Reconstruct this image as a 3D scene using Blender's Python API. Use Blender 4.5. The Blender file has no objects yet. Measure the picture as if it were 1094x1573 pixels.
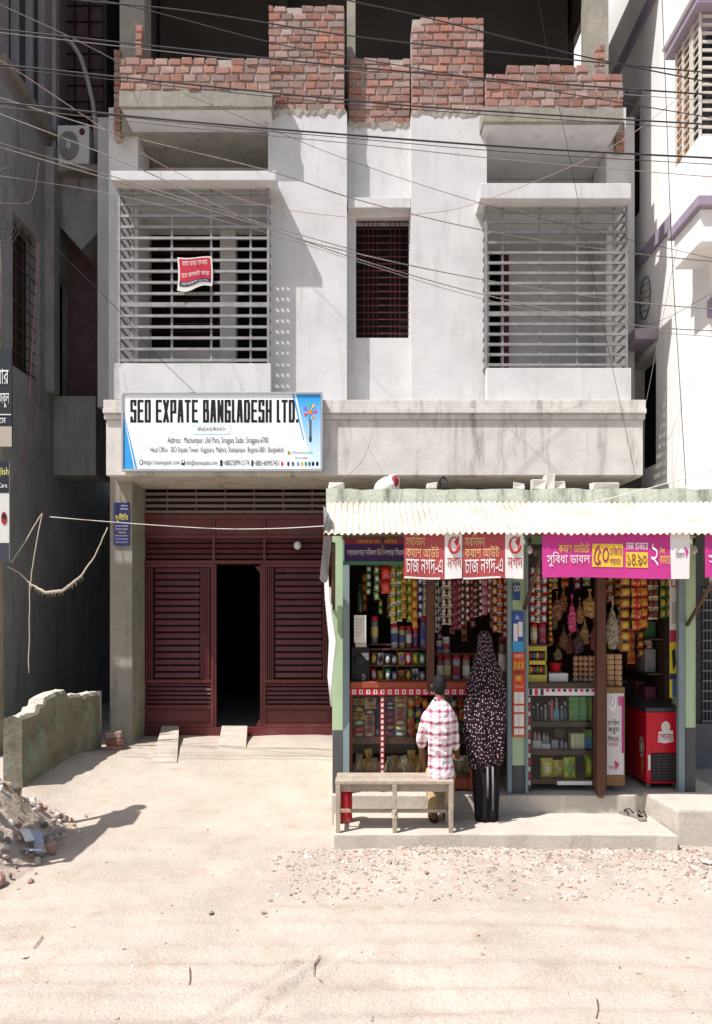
import bpy, bmesh, math, random
from mathutils import Vector, Matrix, noise
from mathutils.geometry import delaunay_2d_cdt
random.seed(7)
R = random.Random(11)
sc = bpy.context.scene
COL = sc.collection
# ------------------------------------------------------------------ camera, sky, sun, exposure
F, CX, HY, CAMZ = 1150.0, 547.0, 930.0, 1.8
cam = bpy.data.cameras.new('camera'); camo = bpy.data.objects.new('camera', cam); COL.objects.link(camo)
camo.location = (0, 0, CAMZ); camo.rotation_euler = (math.radians(90), 0, 0)
cam.sensor_fit = 'HORIZONTAL'; cam.sensor_width = 36; cam.lens = 36*F/1094
cam.shift_y = (HY-786.5)/1094; cam.clip_start = .05; cam.clip_end = 500
sc.camera = camo
LV = Vector((1.45, 1.0, -3.0)).normalized()
el = math.asin(-LV.z)
world = bpy.data.worlds.new('World'); sc.world = world; world.use_nodes = True
wn = world.node_tree.nodes; wl = world.node_tree.links
sky = wn.new('ShaderNodeTexSky'); sky.sky_type = 'NISHITA'; sky.sun_disc = False
sky.sun_elevation = el; sky.sun_rotation = math.atan2(-LV.x, -LV.y)
sky.air_density = 1.2; sky.dust_density = 2.5
wn['Background'].inputs['Strength'].default_value = .09
wl.new(sky.outputs[0], wn['Background'].inputs['Color'])
sun = bpy.data.lights.new('sun', 'SUN'); suno = bpy.data.objects.new('sun', sun); COL.objects.link(suno)
sun.energy = 4.6; sun.angle = math.radians(.53); sun.color = (1, .97, .94)
suno.rotation_euler = LV.to_track_quat('-Z', 'Y').to_euler(); suno.location = (-6, -4, 14)
vs = sc.view_settings; vs.view_transform = 'Standard'; vs.look = 'None'; vs.exposure = .55; vs.gamma = 1; vs.use_curve_mapping = False

# ------------------------------------------------------------------ helpers
def W(x, y, D): return Vector(((x-CX)*D/F, D, CAMZ-(y-HY)*D/F))
def wx(x, D): return (x-CX)*D/F
def wz(y, D): return CAMZ-(y-HY)*D/F

MATS = {}
def M(name, col, rough=.75, metal=0., var=.12, scale=7., bump=.0, bscale=45., rnd=0., stain=None, grime=0., streak=False, spec=.3, fine=0.):
    if name in MATS: return MATS[name]
    m = bpy.data.materials.new(name); m.use_nodes = True; MATS[name] = m
    nt = m.node_tree; n = nt.nodes; l = nt.links
    b = n['Principled BSDF']; b.inputs['Roughness'].default_value = rough; b.inputs['Metallic'].default_value = metal
    b.inputs['Specular IOR Level'].default_value = spec
    tc = n.new('ShaderNodeTexCoord'); co = tc.outputs['Object']
    nz = n.new('ShaderNodeTexNoise'); nz.inputs['Scale'].default_value = scale; nz.inputs['Detail'].default_value = 6; nz.inputs['Roughness'].default_value = .62
    l.new(co, nz.inputs['Vector'])
    mp = n.new('ShaderNodeMapRange'); mp.inputs[1].default_value = .3; mp.inputs[2].default_value = .7
    mp.inputs[3].default_value = 1-var; mp.inputs[4].default_value = 1+var*.6
    l.new(nz.outputs[0], mp.inputs[0])
    mul = n.new('ShaderNodeMix'); mul.data_type = 'RGBA'; mul.blend_type = 'MULTIPLY'; mul.inputs[0].default_value = 1
    mul.inputs[6].default_value = (*col, 1)
    l.new(mp.outputs[0], mul.inputs[7])
    out = mul.outputs[2]
    if fine:
        nf = n.new('ShaderNodeTexNoise'); nf.inputs['Scale'].default_value = 90; nf.inputs['Detail'].default_value = 3
        l.new(co, nf.inputs['Vector'])
        mf = n.new('ShaderNodeMapRange'); mf.inputs[1].default_value = .3; mf.inputs[2].default_value = .7; mf.inputs[3].default_value = 1-fine; mf.inputs[4].default_value = 1+fine*.5
        l.new(nf.outputs[0], mf.inputs[0])
        mm = n.new('ShaderNodeMix'); mm.data_type = 'RGBA'; mm.blend_type = 'MULTIPLY'; mm.inputs[0].default_value = 1
        l.new(out, mm.inputs[6]); l.new(mf.outputs[0], mm.inputs[7]); out = mm.outputs[2]
    if stain:
        mpp = n.new('ShaderNodeMapping'); mpp.inputs['Scale'].default_value = (3.2, 3.2, .55) if streak else (1.6, 1.6, 1.6)
        l.new(co, mpp.inputs['Vector'])
        ns = n.new('ShaderNodeTexNoise'); ns.inputs['Scale'].default_value = 2.2; ns.inputs['Detail'].default_value = 9; ns.inputs['Roughness'].default_value = .72
        l.new(mpp.outputs[0], ns.inputs['Vector'])
        ms = n.new('ShaderNodeMapRange'); ms.inputs[1].default_value = .52; ms.inputs[2].default_value = .72; ms.inputs[3].default_value = 0; ms.inputs[4].default_value = grime
        l.new(ns.outputs[0], ms.inputs[0])
        mx = n.new('ShaderNodeMix'); mx.data_type = 'RGBA'; l.new(ms.outputs[0], mx.inputs[0]); l.new(out, mx.inputs[6]); mx.inputs[7].default_value = (*stain, 1)
        out = mx.outputs[2]
    if rnd:
        oi = n.new('ShaderNodeObjectInfo'); hv = n.new('ShaderNodeHueSaturation')
        mr = n.new('ShaderNodeMapRange'); mr.inputs[3].default_value = 1-rnd; mr.inputs[4].default_value = 1+rnd*.7
        l.new(oi.outputs['Random'], mr.inputs[0]); l.new(mr.outputs[0], hv.inputs['Value'])
        m2 = n.new('ShaderNodeMath'); m2.operation = 'MULTIPLY'; m2.inputs[1].default_value = 7.31; m3 = n.new('ShaderNodeMath'); m3.operation = 'FRACT'
        l.new(oi.outputs['Random'], m2.inputs[0]); l.new(m2.outputs[0], m3.inputs[0])
        ms2 = n.new('ShaderNodeMapRange'); ms2.inputs[3].default_value = .5; ms2.inputs[4].default_value = 1.0
        l.new(m3.outputs[0], ms2.inputs[0]); l.new(ms2.outputs[0], hv.inputs['Saturation'])
        l.new(out, hv.inputs['Color']); out = hv.outputs[0]
    l.new(out, b.inputs['Base Color'])
    if bump:
        nb = n.new('ShaderNodeTexNoise'); nb.inputs['Scale'].default_value = bscale; nb.inputs['Detail'].default_value = 5
        l.new(co, nb.inputs['Vector'])
        bp = n.new('ShaderNodeBump'); bp.inputs['Strength'].default_value = bump; bp.inputs['Distance'].default_value = .01
        l.new(nb.outputs[0], bp.inputs['Height']); l.new(bp.outputs[0], b.inputs['Normal'])
    return m
def C(r, g, b):  # sRGB 0-255 of the object's own colour -> linear
    f = lambda c: (c/255/12.92) if c/255 <= .04045 else ((c/255+.055)/1.055)**2.4
    return (f(r), f(g), f(b))
def ink(r, g, b, rough=.6):
    return M('print_%d_%d_%d' % (r, g, b), C(r, g, b), rough, var=.04)

class MB:
    def __init__(s): s.v = []; s.f = []; s.mi = []; s.sm = []
    def add(s, vs, fs, mi=0, smooth=False):
        o = len(s.v); s.v += [Vector(p) for p in vs]
        for f in fs: s.f.append([i+o for i in f]); s.mi.append(mi); s.sm.append(smooth)
        return s
    def box(s, x0, x1, y0, y1, z0, z1, mi=0, jit=0):
        vs = [Vector((x, y, z)) for z in (z0, z1) for y in (y0, y1) for x in (x0, x1)]
        if jit: vs = [v+Vector((R.uniform(-jit, jit), R.uniform(-jit, jit), R.uniform(-jit, jit))) for v in vs]
        return s.add(vs, [(0, 2, 3, 1), (4, 5, 7, 6), (0, 1, 5, 4), (2, 6, 7, 3), (0, 4, 6, 2), (1, 3, 7, 5)], mi)
    def bx(s, x0, y0, x1, y1, D0, D1, mi=0):      # front face at depth D0 spanning that part of the view
        return s.box(wx(x0, D0), wx(x1, D0), D0, D1, wz(y1, D0), wz(y0, D0), mi)
    def tube(s, pts, rad, n=6, mi=0, cap=True, smooth=True):
        pts = [Vector(p) for p in pts]; k = len(pts)
        rad = rad if isinstance(rad, (list, tuple)) else [rad]*k
        up = None; rings = []
        for i, p in enumerate(pts):
            t = (pts[min(i+1, k-1)]-pts[max(i-1, 0)]).normalized()
            if up is None: up = t.orthogonal().normalized() if abs(t.z) > .9 else Vector((0, 0, 1))
            a = t.cross(up)
            if a.length < 1e-5: a = t.orthogonal()
            a.normalize(); up = a.cross(t).normalized()
            r = rad[i]; ra, rb = r if isinstance(r, (list, tuple)) else (r, r)
            rings.append([p+a*ra*math.cos(2*math.pi*j/n)+up*rb*math.sin(2*math.pi*j/n) for j in range(n)])
        vs = [v for r in rings for v in r]
        fs = [(i*n+j, i*n+(j+1) % n, (i+1)*n+(j+1) % n, (i+1)*n+j) for i in range(k-1) for j in range(n)]
        if cap: fs += [tuple(range(n))[::-1], tuple((k-1)*n+j for j in range(n))]
        return s.add(vs, fs, mi, smooth)
    def loft(s, rings, mi=0, smooth=True, cap=True):
        n = len(rings[0]); k = len(rings); vs = [v for r in rings for v in r]
        fs = [(i*n+j, i*n+(j+1) % n, (i+1)*n+(j+1) % n, (i+1)*n+j) for i in range(k-1) for j in range(n)]
        if cap: fs += [tuple(range(n))[::-1], tuple((k-1)*n+j for j in range(n))]
        return s.add(vs, fs, mi, smooth)
    def lathe(s, c, prof, n=12, mi=0, sx=1, sy=1):
        c = Vector(c)
        return s.loft([[c+Vector((r*sx*math.cos(2*math.pi*j/n), r*sy*math.sin(2*math.pi*j/n), z)) for j in range(n)] for r, z in prof], mi)
    def quad(s, a, b, c, d, mi=0): return s.add([a, b, c, d], [(0, 1, 2, 3)], mi)
    def mesh(s, name, mats, org=Vector()):
        me = bpy.data.meshes.new(name)
        me.from_pydata([v-org for v in s.v], [], s.f)
        for m in (mats if isinstance(mats, (list, tuple)) else [mats]): me.materials.append(m)
        me.polygons.foreach_set('material_index', s.mi); me.polygons.foreach_set('use_smooth', s.sm)
        me.update(); return me
    def build(s, name, mats, parent=None, bevel=0, smooth=False):
        org = root_loc(parent)
        me = s.mesh(name, mats, org)
        if bevel:
            bm = bmesh.new(); bm.from_mesh(me)
            bmesh.ops.bevel(bm, geom=[e for e in bm.edges if len(e.link_faces) == 2 and e.calc_face_angle(0) > .6], offset=bevel, segments=2, affect='EDGES', profile=.6)
            bm.to_mesh(me); bm.free()
        if smooth: me.polygons.foreach_set('use_smooth', [True]*len(me.polygons))
        return link(name, me, parent)
def root_loc(p):
    while p is not None and p.parent is not None: p = p.parent
    return p.location.copy() if p is not None else Vector()
def link(name, me, parent=None):
    o = bpy.data.objects.new(name, me); COL.objects.link(o)
    if parent is not None: o.parent = parent
    return o
def tag(o, label, cat, group=None):
    o['label'] = label; o['category'] = cat
    if group: o['group'] = group
    return o
def thing(name, label, cat, loc, group=None):
    o = bpy.data.objects.new(name, None); COL.objects.link(o); o.location = loc; o.empty_display_size = .1
    return tag(o, label, cat, group)
def struct(o): o['kind'] = 'structure'; return o
def solo(mb, name, mats, label, cat, group=None, bevel=0, smooth=False):     # a thing that is one mesh, its origin at its base
    xs = [v.x for v in mb.v]; ys = [v.y for v in mb.v]; zs = [v.z for v in mb.v]
    org = Vector((sum(xs)/len(xs), sum(ys)/len(ys), min(zs)))
    for v in mb.v: v -= org
    o = mb.build(name, mats, None, bevel, smooth); o.location = org
    return tag(o, label, cat, group)

# lettering: contours filled one by one (every stroke its own small sheet)
TXT = {}
import re
def bn(s):     # logical order -> the order the strokes stand in
    s = s.replace('\u09cb', '\u09c7\u09be#').replace('\u09cc', '\u09c7\u09d7#')
    s = re.sub('((?:[\u0995-\u09b9\u09dc-\u09df]\u09bc?\u09cd)*[\u0995-\u09b9\u09dc-\u09df]\u09bc?)([\u09bf\u09c7\u09c8])', r'\2\1', s)
    return s.replace('#', '').replace('\u09b0\u09cd', '').replace('\u09cd', '')
def text_contours(s, bold=0.):
    key = (s, bold)
    if key in TXT: return TXT[key]
    c = bpy.data.curves.new('lettering', 'FONT'); c.body = s; c.size = 1; c.fill_mode = 'NONE'; c.offset = bold; c.resolution_u = 3
    o = bpy.data.objects.new('lettering', c); COL.objects.link(o)
    dg = bpy.context.evaluated_depsgraph_get(); me = o.evaluated_get(dg).to_mesh()
    vs = [v.co.copy() for v in me.vertices]; nxt = {}
    for e in me.edges: nxt.setdefault(e.vertices[0], []).append(e.vertices[1]); nxt.setdefault(e.vertices[1], []).append(e.vertices[0])
    seen = set(); loops = []
    for i in range(len(vs)):
        if i in seen or i not in nxt: continue
        lp = [i]; seen.add(i); cur = i
        while True:
            c2 = [j for j in nxt[cur] if j not in seen]
            if not c2: break
            cur = min(c2) if len(lp) == 1 else c2[0]
            seen.add(cur); lp.append(cur)
        if len(lp) > 2: loops.append([vs[j].copy() for j in lp])
    o.evaluated_get(dg).to_mesh_clear()
    bpy.data.objects.remove(o); bpy.data.curves.remove(c)
    # group contours whose spans overlap, triangulate each group, keep what the strokes wind around
    bb = [(min(p.x for p in l), max(p.x for p in l), min(p.y for p in l), max(p.y for p in l)) for l in loops]
    order = sorted(range(len(loops)), key=lambda i: bb[i][0]); groups = []
    for i in order:
        if groups and bb[i][0] <= groups[-1][1]: groups[-1][0].append(i); groups[-1][1] = max(groups[-1][1], bb[i][1])
        else: groups.append([[i], bb[i][1]])
    outs = []
    for ids, _ in groups:
        vc = []; ed = []
        for i in ids:
            o0 = len(vc); vc += [Vector((p.x, p.y)) for p in loops[i]]; ed += [(o0+k, o0+(k+1) % len(loops[i])) for k in range(len(loops[i]))]
        nv, _e, nf, *_r = delaunay_2d_cdt(vc, ed, [], 0, 1e-5)
        keep = []
        for f in nf:
            cx = sum(nv[k].x for k in f)/len(f); cy = sum(nv[k].y for k in f)/len(f); w = 0
            for i in ids:
                b0 = bb[i]
                if not (b0[0] <= cx <= b0[1] and b0[2] <= cy <= b0[3]): continue
                l_ = loops[i]
                for k in range(len(l_)):
                    a_, c_ = l_[k-1], l_[k]
                    if (a_.y <= cy) != (c_.y <= cy):
                        if a_.x+(cy-a_.y)/(c_.y-a_.y)*(c_.x-a_.x) > cx: w += 1 if c_.y > a_.y else -1
            if w: keep.append(tuple(f))
        outs.append((nv, keep))
    TXT[key] = outs
    return outs
def lettering(s, x0, y0, x1, y1, D, mat, parent, bold=0., name='lettering', tilt=None, fit=True):
    """flat print filling that rectangle of the plane at depth D (or mapped through tilt(u, v) -> point)"""
    outs = text_contours(bn(s), bold)
    if not outs: return None
    ax = [q[k].x for q, h in outs for f in h for k in f]; ay = [q[k].y for q, h in outs for f in h for k in f]
    if not ax: return None
    mnx, mxx, mny, mxy = min(ax), max(ax), min(ay), max(ay)
    mb = MB(); A = W(x0, y0, D); B = W(x1, y1, D)
    for q, h in outs:
        pts = []
        for p in q:
            u = (p.x-mnx)/max(mxx-mnx, 1e-6); v = (p.y-mny)/max(mxy-mny, 1e-6)
            pts.append(tilt(u, v) if tilt else Vector((A.x+(B.x-A.x)*u, D, B.z+(A.z-B.z)*v)))
        mb.add(pts, h)
    return mb.build(name, mat, parent)
def poly(pts, D, mat, parent, name, mb=None):      # flat print polygon given in view units on the plane at depth D
    mb = MB(); mb.add([W(x, y, D) for x, y in pts], [tuple(range(len(pts)))]); return mb.build(name, mat, parent)
def rect(x0, y0, x1, y1, D, mat, parent, name): return poly([(x0, y1), (x1, y1), (x1, y0), (x0, y0)], D, mat, parent, name)
def fuse(mb, voxel, smooth_it=6, org=None):         # one continuous surface out of overlapping forms
    me = mb.mesh('body', [])
    o = bpy.data.objects.new('body', me); COL.objects.link(o)
    r = o.modifiers.new('r', 'REMESH'); r.mode = 'VOXEL'; r.voxel_size = voxel
    s = o.modifiers.new('s', 'SMOOTH'); s.iterations = smooth_it; s.factor = .5
    dg = bpy.context.evaluated_depsgraph_get(); m2 = bpy.data.meshes.new_from_object(o.evaluated_get(dg))
    bpy.data.objects.remove(o)
    m2.polygons.foreach_set('use_smooth', [True]*len(m2.polygons))
    return m2
def ell(c, rx, ry, n=16):
    return [Vector((c[0]+rx*math.cos(2*math.pi*j/n), c[1]+ry*math.sin(2*math.pi*j/n), c[2])) for j in range(n)]
def sphere(mb, c, rx, ry, rz, n=14, k=9):
    mb.loft([ell((c[0], c[1], c[2]-rz*math.cos(math.pi*i/k)), max(1e-4, rx*math.sin(math.pi*i/k)), max(1e-4, ry*math.sin(math.pi*i/k)), n) for i in range(k+1)])

# ------------------------------------------------------------------ materials
plaster = M('white_plaster', C(203, 202, 202), .85, var=.11, scale=2.5, bump=.16, bscale=30, stain=C(150, 147, 142), grime=.42, streak=True, fine=.04)
plaster2 = M('stained_plaster', C(192, 185, 176), .9, var=.13, scale=4, bump=.3, bscale=25, stain=C(92, 84, 72), grime=.85, streak=True, fine=.1)
ledgep = M('ledge_plaster', C(208, 203, 197), .9, var=.14, scale=4, bump=.25, bscale=25, stain=C(104, 96, 86), grime=.7, streak=True, fine=.08)
concrete = M('raw_concrete', C(150, 144, 134), .9, var=.2, scale=5, bump=.4, bscale=35, stain=C(90, 84, 76), grime=.6, streak=True, fine=.12)
greyplaster = M('grey_plaster', C(158, 156, 155), .9, var=.2, scale=2.5, bump=.2, stain=C(66, 62, 58), grime=.6, streak=True)
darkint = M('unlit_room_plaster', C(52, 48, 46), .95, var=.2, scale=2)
rawint = M('unlit_room_concrete', C(58, 54, 51), .95, var=.25, scale=2)  # darkness of the open upper floor put into the concrete colour
brickm = M('fired_brick', C(172, 118, 102), .9, var=.3, scale=14, bump=.6, bscale=70, rnd=.26, stain=C(182, 166, 152), grime=.75, fine=.15)
mortar = M('lime_mortar', C(172, 162, 152), .95, var=.25, scale=18, bump=.8, bscale=40)
steel = M('galvanised_bar', C(150, 148, 146), .5, metal=.35, var=.3, scale=9, stain=C(120, 100, 88), grime=.4)
maroon = M('maroon_gate_paint', C(97, 36, 39), .45, var=.2, scale=4, stain=C(112, 78, 70), grime=.55, spec=.45)
maroond = M('maroon_window_paint', C(88, 34, 38), .5)
ventm = M('dull_steel_vent', C(128, 112, 106), .6, metal=.2, var=.2)
blackm = M('unlit_recess_black', C(14, 13, 13), .9, var=.1)  # black stands in for the darkness of unlit rooms and openings
whitep = M('white_paint_wall', C(236, 234, 232), .8, var=.04, scale=2, stain=C(176, 168, 156), grime=.25, streak=True)
purple = M('purple_trim_paint', C(152, 140, 156), .7, var=.08)
woodl = M('weathered_bench_wood', C(168, 154, 138), .8, var=.22, scale=16, bump=.4, bscale=50, stain=C(110, 92, 74), grime=.6)
woodb = M('brown_shop_wood', C(92, 58, 46), .6, var=.22, scale=9, bump=.15)
woodd = M('dark_cabinet_wood', C(84, 68, 58), .7, var=.25, scale=10, bump=.15)
woodr = M('red_brown_counter', C(148, 72, 48), .6, var=.18)
mint = M('mint_paint', C(172, 194, 158), .75, var=.1, scale=4, stain=C(110, 118, 98), grime=.5, streak=True, bump=.15)
mintpar = M('mint_stained_parapet', C(196, 201, 186), .88, var=.16, scale=6, stain=C(74, 84, 68), grime=.95, streak=True, bump=.5, bscale=25, fine=.1)
dado = M('dark_grey_dado', C(84, 84, 84), .8, var=.15)
bluegrey = M('blue_grey_frame', C(126, 142, 146), .7, var=.12)
cement = M('cement_floor', C(188, 179, 167), .9, var=.14, scale=3, bump=.35, bscale=30, stain=C(120, 112, 102), grime=.4, fine=.1)
creamtin = M('cream_corrugated_sheet', C(202, 194, 178), .6, var=.16, scale=4, stain=C(150, 118, 90), grime=.75, spec=.4)
rust = M('rusty_iron', C(96, 76, 62), .8, var=.3)
glassdark = M('dark_window_glass', C(24, 34, 44), .08, var=.05, spec=.6)
cable = M('black_cable', C(52, 50, 52), .55, var=.1)
cablel = M('grey_weathered_cable', C(138, 132, 128), .6, var=.15)
cablep = M('faded_pink_cable', C(170, 140, 130), .6, var=.15)
ropem = M('frayed_rope', C(186, 174, 156), .9, var=.25, scale=30)
paperw = M('white_paper', C(222, 219, 212), .8, var=.04)
plasticw = M('white_plastic', C(220, 218, 214), .4, var=.05)
def clear_glass():
    m = bpy.data.materials.new('clear_cabinet_glass'); m.use_nodes = True; n = m.node_tree.nodes; l = m.node_tree.links
    n.remove(n['Principled BSDF']); t = n.new('ShaderNodeBsdfTransparent'); t.inputs[0].default_value = (.93, .95, .94, 1)
    g = n.new('ShaderNodeBsdfGlossy'); g.inputs['Roughness'].default_value = .04
    fr = n.new('ShaderNodeFresnel'); fr.inputs[0].default_value = 1.45
    mx = n.new('ShaderNodeMixShader'); ml = n.new('ShaderNodeMath'); ml.operation = 'MULTIPLY'; ml.inputs[1].default_value = .4; l.new(fr.outputs[0], ml.inputs[0]); l.new(ml.outputs[0], mx.inputs[0]); l.new(t.outputs[0], mx.inputs[1]); l.new(g.outputs[0], mx.inputs[2])
    l.new(mx.outputs[0], n['Material Output'].inputs['Surface']); return m
glass = clear_glass()
def holed(P, us, vs_, holes, depth):
    """one connected slab: P(u, v, d) -> point; rectangle us x vs_ with rectangular holes, from d=0 to d=depth"""
    U = sorted(set(list(us)+[h[0] for h in holes]+[h[2] for h in holes])); V = sorted(set(list(vs_)+[h[1] for h in holes]+[h[3] for h in holes]))
    U = [u for u in U if us[0] <= u <= us[1]]; V = [v for v in V if vs_[0] <= v <= vs_[1]]
    solid = {}
    for i in range(len(U)-1):
        for j in range(len(V)-1):
            cu, cv = (U[i]+U[i+1])/2, (V[j]+V[j+1])/2
            solid[i, j] = not any(h[0] < cu < h[2] and h[1] < cv < h[3] for h in holes)
    mb = MB(); idx = {}
    def vid(i, j, d):
        k = (i, j, d)
        if k not in idx: idx[k] = len(mb.v); mb.v.append(Vector(P(U[i], V[j], d)))
        return idx[k]
    def face(*k): mb.f.append([vid(*q) for q in k]); mb.mi.append(0); mb.sm.append(False)
    for (i, j), s in solid.items():
        if not s: continue
        face((i, j, 0), (i+1, j, 0), (i+1, j+1, 0), (i, j+1, 0)); face((i, j, depth), (i, j+1, depth), (i+1, j+1, depth), (i+1, j, depth))
        for di, dj, a, b in ((-1, 0, (i, j), (i, j+1)), (1, 0, (i+1, j+1), (i+1, j)), (0, -1, (i+1, j), (i, j)), (0, 1, (i, j+1), (i+1, j+1))):
            if not solid.get((i+di, j+dj), False): face((*a, 0), (*b, 0), (*b, depth), (*a, depth))
    return mb
def front_wall(x0, y0, x1, y1, D, depth, holes=()):   # facing the street
    return holed(lambda u, v, d: Vector((u, D+d, v)), (wx(x0, D), wx(x1, D)), (wz(y1, D), wz(y0, D)),
                 [(wx(h[0], D), wz(h[3], D), wx(h[2], D), wz(h[1], D)) for h in holes], depth)

# ================================================================== GROUND
def sstep(a, b, t):
    t = max(0, min(1, (t-a)/(b-a))); return t*t*(3-2*t)
def ground_z(X, Y):
    z = .245*sstep(5.7, 8.5, Y)
    v = Vector((X, Y, 0))
    z += .022*noise.noise(v*.9)+.010*noise.noise(v*2.7)+.004*noise.noise(v*8)+.002*noise.noise(v*22)
    rough = (.35+.65*(1-sstep(5.0, 6.2, Y)))*max(0, .55+noise.noise(v*.7+Vector((3, 1, 0))))
    z += rough*(.0075*noise.noise(v*6.5)+.006*noise.noise(v*13+Vector((0, 4, 0)))-.005*abs(noise.noise(Vector((X*5, Y*16, 2)))))
    near = 1-sstep(4.0, 5.2, Y)
    # wheel ruts along the road and across it
    for y0, amp, ph in ((3.35, .03, .3), (3.58, .02, 2.4), (3.80, .024, 1.1), (4.25, .014, 2.0), (4.55, .01, .2)):
        d = Y-(y0+.06*math.sin(X*1.1+ph)+.05*noise.noise(Vector((X*.8, y0, 3))))
        z += near*amp*(-math.exp(-(d/.055)**2)+.6*math.exp(-((abs(d)-.11)/.04)**2))*(.5+.5*noise.noise(Vector((X*1.3, y0, 9))))
        z += near*.003*math.sin(X*95+d*40)*math.exp(-(d/.05)**2)
    for x0, sl in ((-.62, .75), (-.42, .55)):
        d = X-(x0+(Y-3.3)*sl)
        z += .013*(-math.exp(-(d/.03)**2)+.7*math.exp(-((abs(d)-.06)/.03)**2))*(1-sstep(3.75, 4.1, Y))
    # loose gravelly bank under the shop slab
    if X > -.6:
        b = sstep(4.6, 5.2, Y)*(1-sstep(5.55, 5.8, Y))*sstep(-.6, -.1, X)
        z += b*(.012+.012*noise.noise(v*9)+.008*noise.noise(v*24))
    # bank against the left wall and the rubble
    z += .10*math.exp(-((X+3.0)/.35)**2)*sstep(4.4, 5.6, Y)*(1-sstep(7.6, 8.2, Y))
    return z
def axis(lo, hi, fine_lo, fine_hi, f, c):
    a = []; t = lo
    while t < fine_lo: a.append(t); t += c
    t = fine_lo
    while t < fine_hi: a.append(t); t += f
    t = fine_hi
    while t <= hi: a.append(t); t += c
    return a
gx = axis(-60, 60, -3.4, 3.4, .03, 3.0); gy = axis(-40, 60, 3.0, 6.2, .024, 3.0)
gy = [y for y in gy if y <= 6.2]+[6.2+.06*i for i in range(1, 48)]+[10, 14, 20, 30, 45, 60]
gv = []; gf = []
for y in gy:
    for x in gx: gv.append((x, y, ground_z(x, y)))
nx = len(gx)
for j in range(len(gy)-1):
    for i in range(nx-1): gf.append((j*nx+i, j*nx+i+1, (j+1)*nx+i+1, (j+1)*nx+i))
gme = bpy.data.meshes.new('ground'); gme.from_pydata(gv, [], gf); gme.polygons.foreach_set('use_smooth', [True]*len(gf))
def ground_mat():
    m = M('sandy_dirt', C(180, 167, 155), .95, var=.15, scale=1.6, bump=.7, bscale=55, stain=C(152, 132, 112), grime=.65, fine=.18)
    return m
gme.materials.append(ground_mat()); struct(link('ground', gme))

# loose gravel (uncountable)
def pebble_mesh(n, where, smin, smax, mats):
    mb = MB()
    for _ in range(n):
        X, Y = where(); s = smin+(smax-smin)*R.random()**3; z = ground_z(X, Y)
        q = Matrix.Rotation(R.random()*6.28, 3, 'Z') @ Matrix.Rotation(R.random()*1.0, 3, 'X')
        pts = [Vector((a, b, c)) for a in (-1, 1) for b in (-1, 1) for c in (-1, 1)]
        pts = [q @ Vector((p.x*s*R.uniform(.5, 1.1), p.y*s*R.uniform(.4, 1), p.z*s*R.uniform(.3, .6)))+Vector((X, Y, z-s*.08)) for p in pts]
        mb.add(pts, [(0, 1, 3, 2), (4, 6, 7, 5), (0, 4, 5, 1), (2, 3, 7, 6), (0, 2, 6, 4), (1, 5, 7, 3)], R.randrange(len(mats)))
    return mb
peb = [M('pale_pebble', C(182, 169, 157), .9, var=.15), M('dusty_pebble', C(170, 157, 145), .9, var=.15), M('grey_pebble', C(146, 136, 127), .9, var=.2), M('brick_crumb', C(168, 142, 126), .9, var=.2), M('plaster_crumb', C(200, 193, 184), .9)]
g1 = pebble_mesh(5200, lambda: (R.uniform(-.5, 2.95)+R.gauss(0, .1), 5.49-.9*R.random()**2.0+R.gauss(0, .05), ), .002, .018, peb).build('gravel', peb)
g1['kind'] = 'stuff'; g1['label'] = 'loose gravel and plaster crumbs along the shop slab'
g2 = pebble_mesh(700, lambda: (R.uniform(-2.9, 2.9), R.uniform(3.1, 6.5)), .003, .012, peb).build('grit', peb)
g2['kind'] = 'stuff'; g2['label'] = 'scattered grit and twigs on the dirt road'

# ================================================================== MAIN BUILDING
bld = thing('apartment_building', 'three-storey plastered building with unfinished brick top and two barred balconies', 'building', (0.2, 8.9, 0))
P0 = 8.44
# brick prototypes
brick_meshes = []
for k in range(9):
    bm = bmesh.new(); bmesh.ops.create_cube(bm, size=1)
    bmesh.ops.bevel(bm, geom=bm.edges[:], offset=.07, segments=1, affect='EDGES')
    for v in bm.verts: v.co += Vector((R.uniform(-.035, .035), R.uniform(-.05, .05), R.uniform(-.055, .055)))
    me = bpy.data.meshes.new('brick'); bm.to_mesh(me); bm.free(); me.materials.append(brickm); brick_meshes.append(me)
NBR = [0]
def brick_wall(x0, y0, x1, y1, D, depth, bw=.165, bh=.088, ragged=0, name='brick_wall', parent=None, label=None):
    X0, X1, Z0, Z1 = wx(x0, D), wx(x1, D), wz(y1, D), wz(y0, D)
    parent = parent or bld
    core = MB(); core.box(X0+.012, X1-.012, D+.012, D+depth, Z0, Z1-.02)
    o = core.build(name, mortar, parent); org = root_loc(parent)
    if label: o['label'] = label
    rows = max(1, round((Z1-Z0)/bh)); rh = (Z1-Z0)/rows
    for r in range(rows):
        zc = Z0+rh*(r+.5); x = X0 - (bw*.5 if r % 2 else 0)
        while x < X1-.03:
            w = bw*R.uniform(.86, 1.12); a, b = max(x, X0), min(x+w, X1)
            if X1-b < .05: b = X1
            if b-a > .035 and not (r == rows-1 and ragged and R.random() < ragged):
                br = link('brick', R.choice(brick_meshes), o); NBR[0] += 1
                br.location = Vector(((a+b)/2, D+.05+R.uniform(-.008, .006), zc+R.uniform(-.004, .004)))-org
                br.scale = ((b-a-.016), .11, rh-.018); br.rotation_euler = (R.uniform(-.02, .02), R.uniform(-.03, .03), R.uniform(-.04, .04))
            x += w if b < X1 else 9
    return o
brick_wall(184, 88, 416, 139, 8.21, .12, ragged=.06, bw=.15)
brick_wall(412, 8, 530, 171, P0, .30, ragged=.1, bw=.155)
brick_wall(535, 88, 631, 192, 8.62, .14, ragged=.05, bw=.155)
brick_wall(632, 26, 744, 172, P0, .30, ragged=.15, bw=.155)
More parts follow.
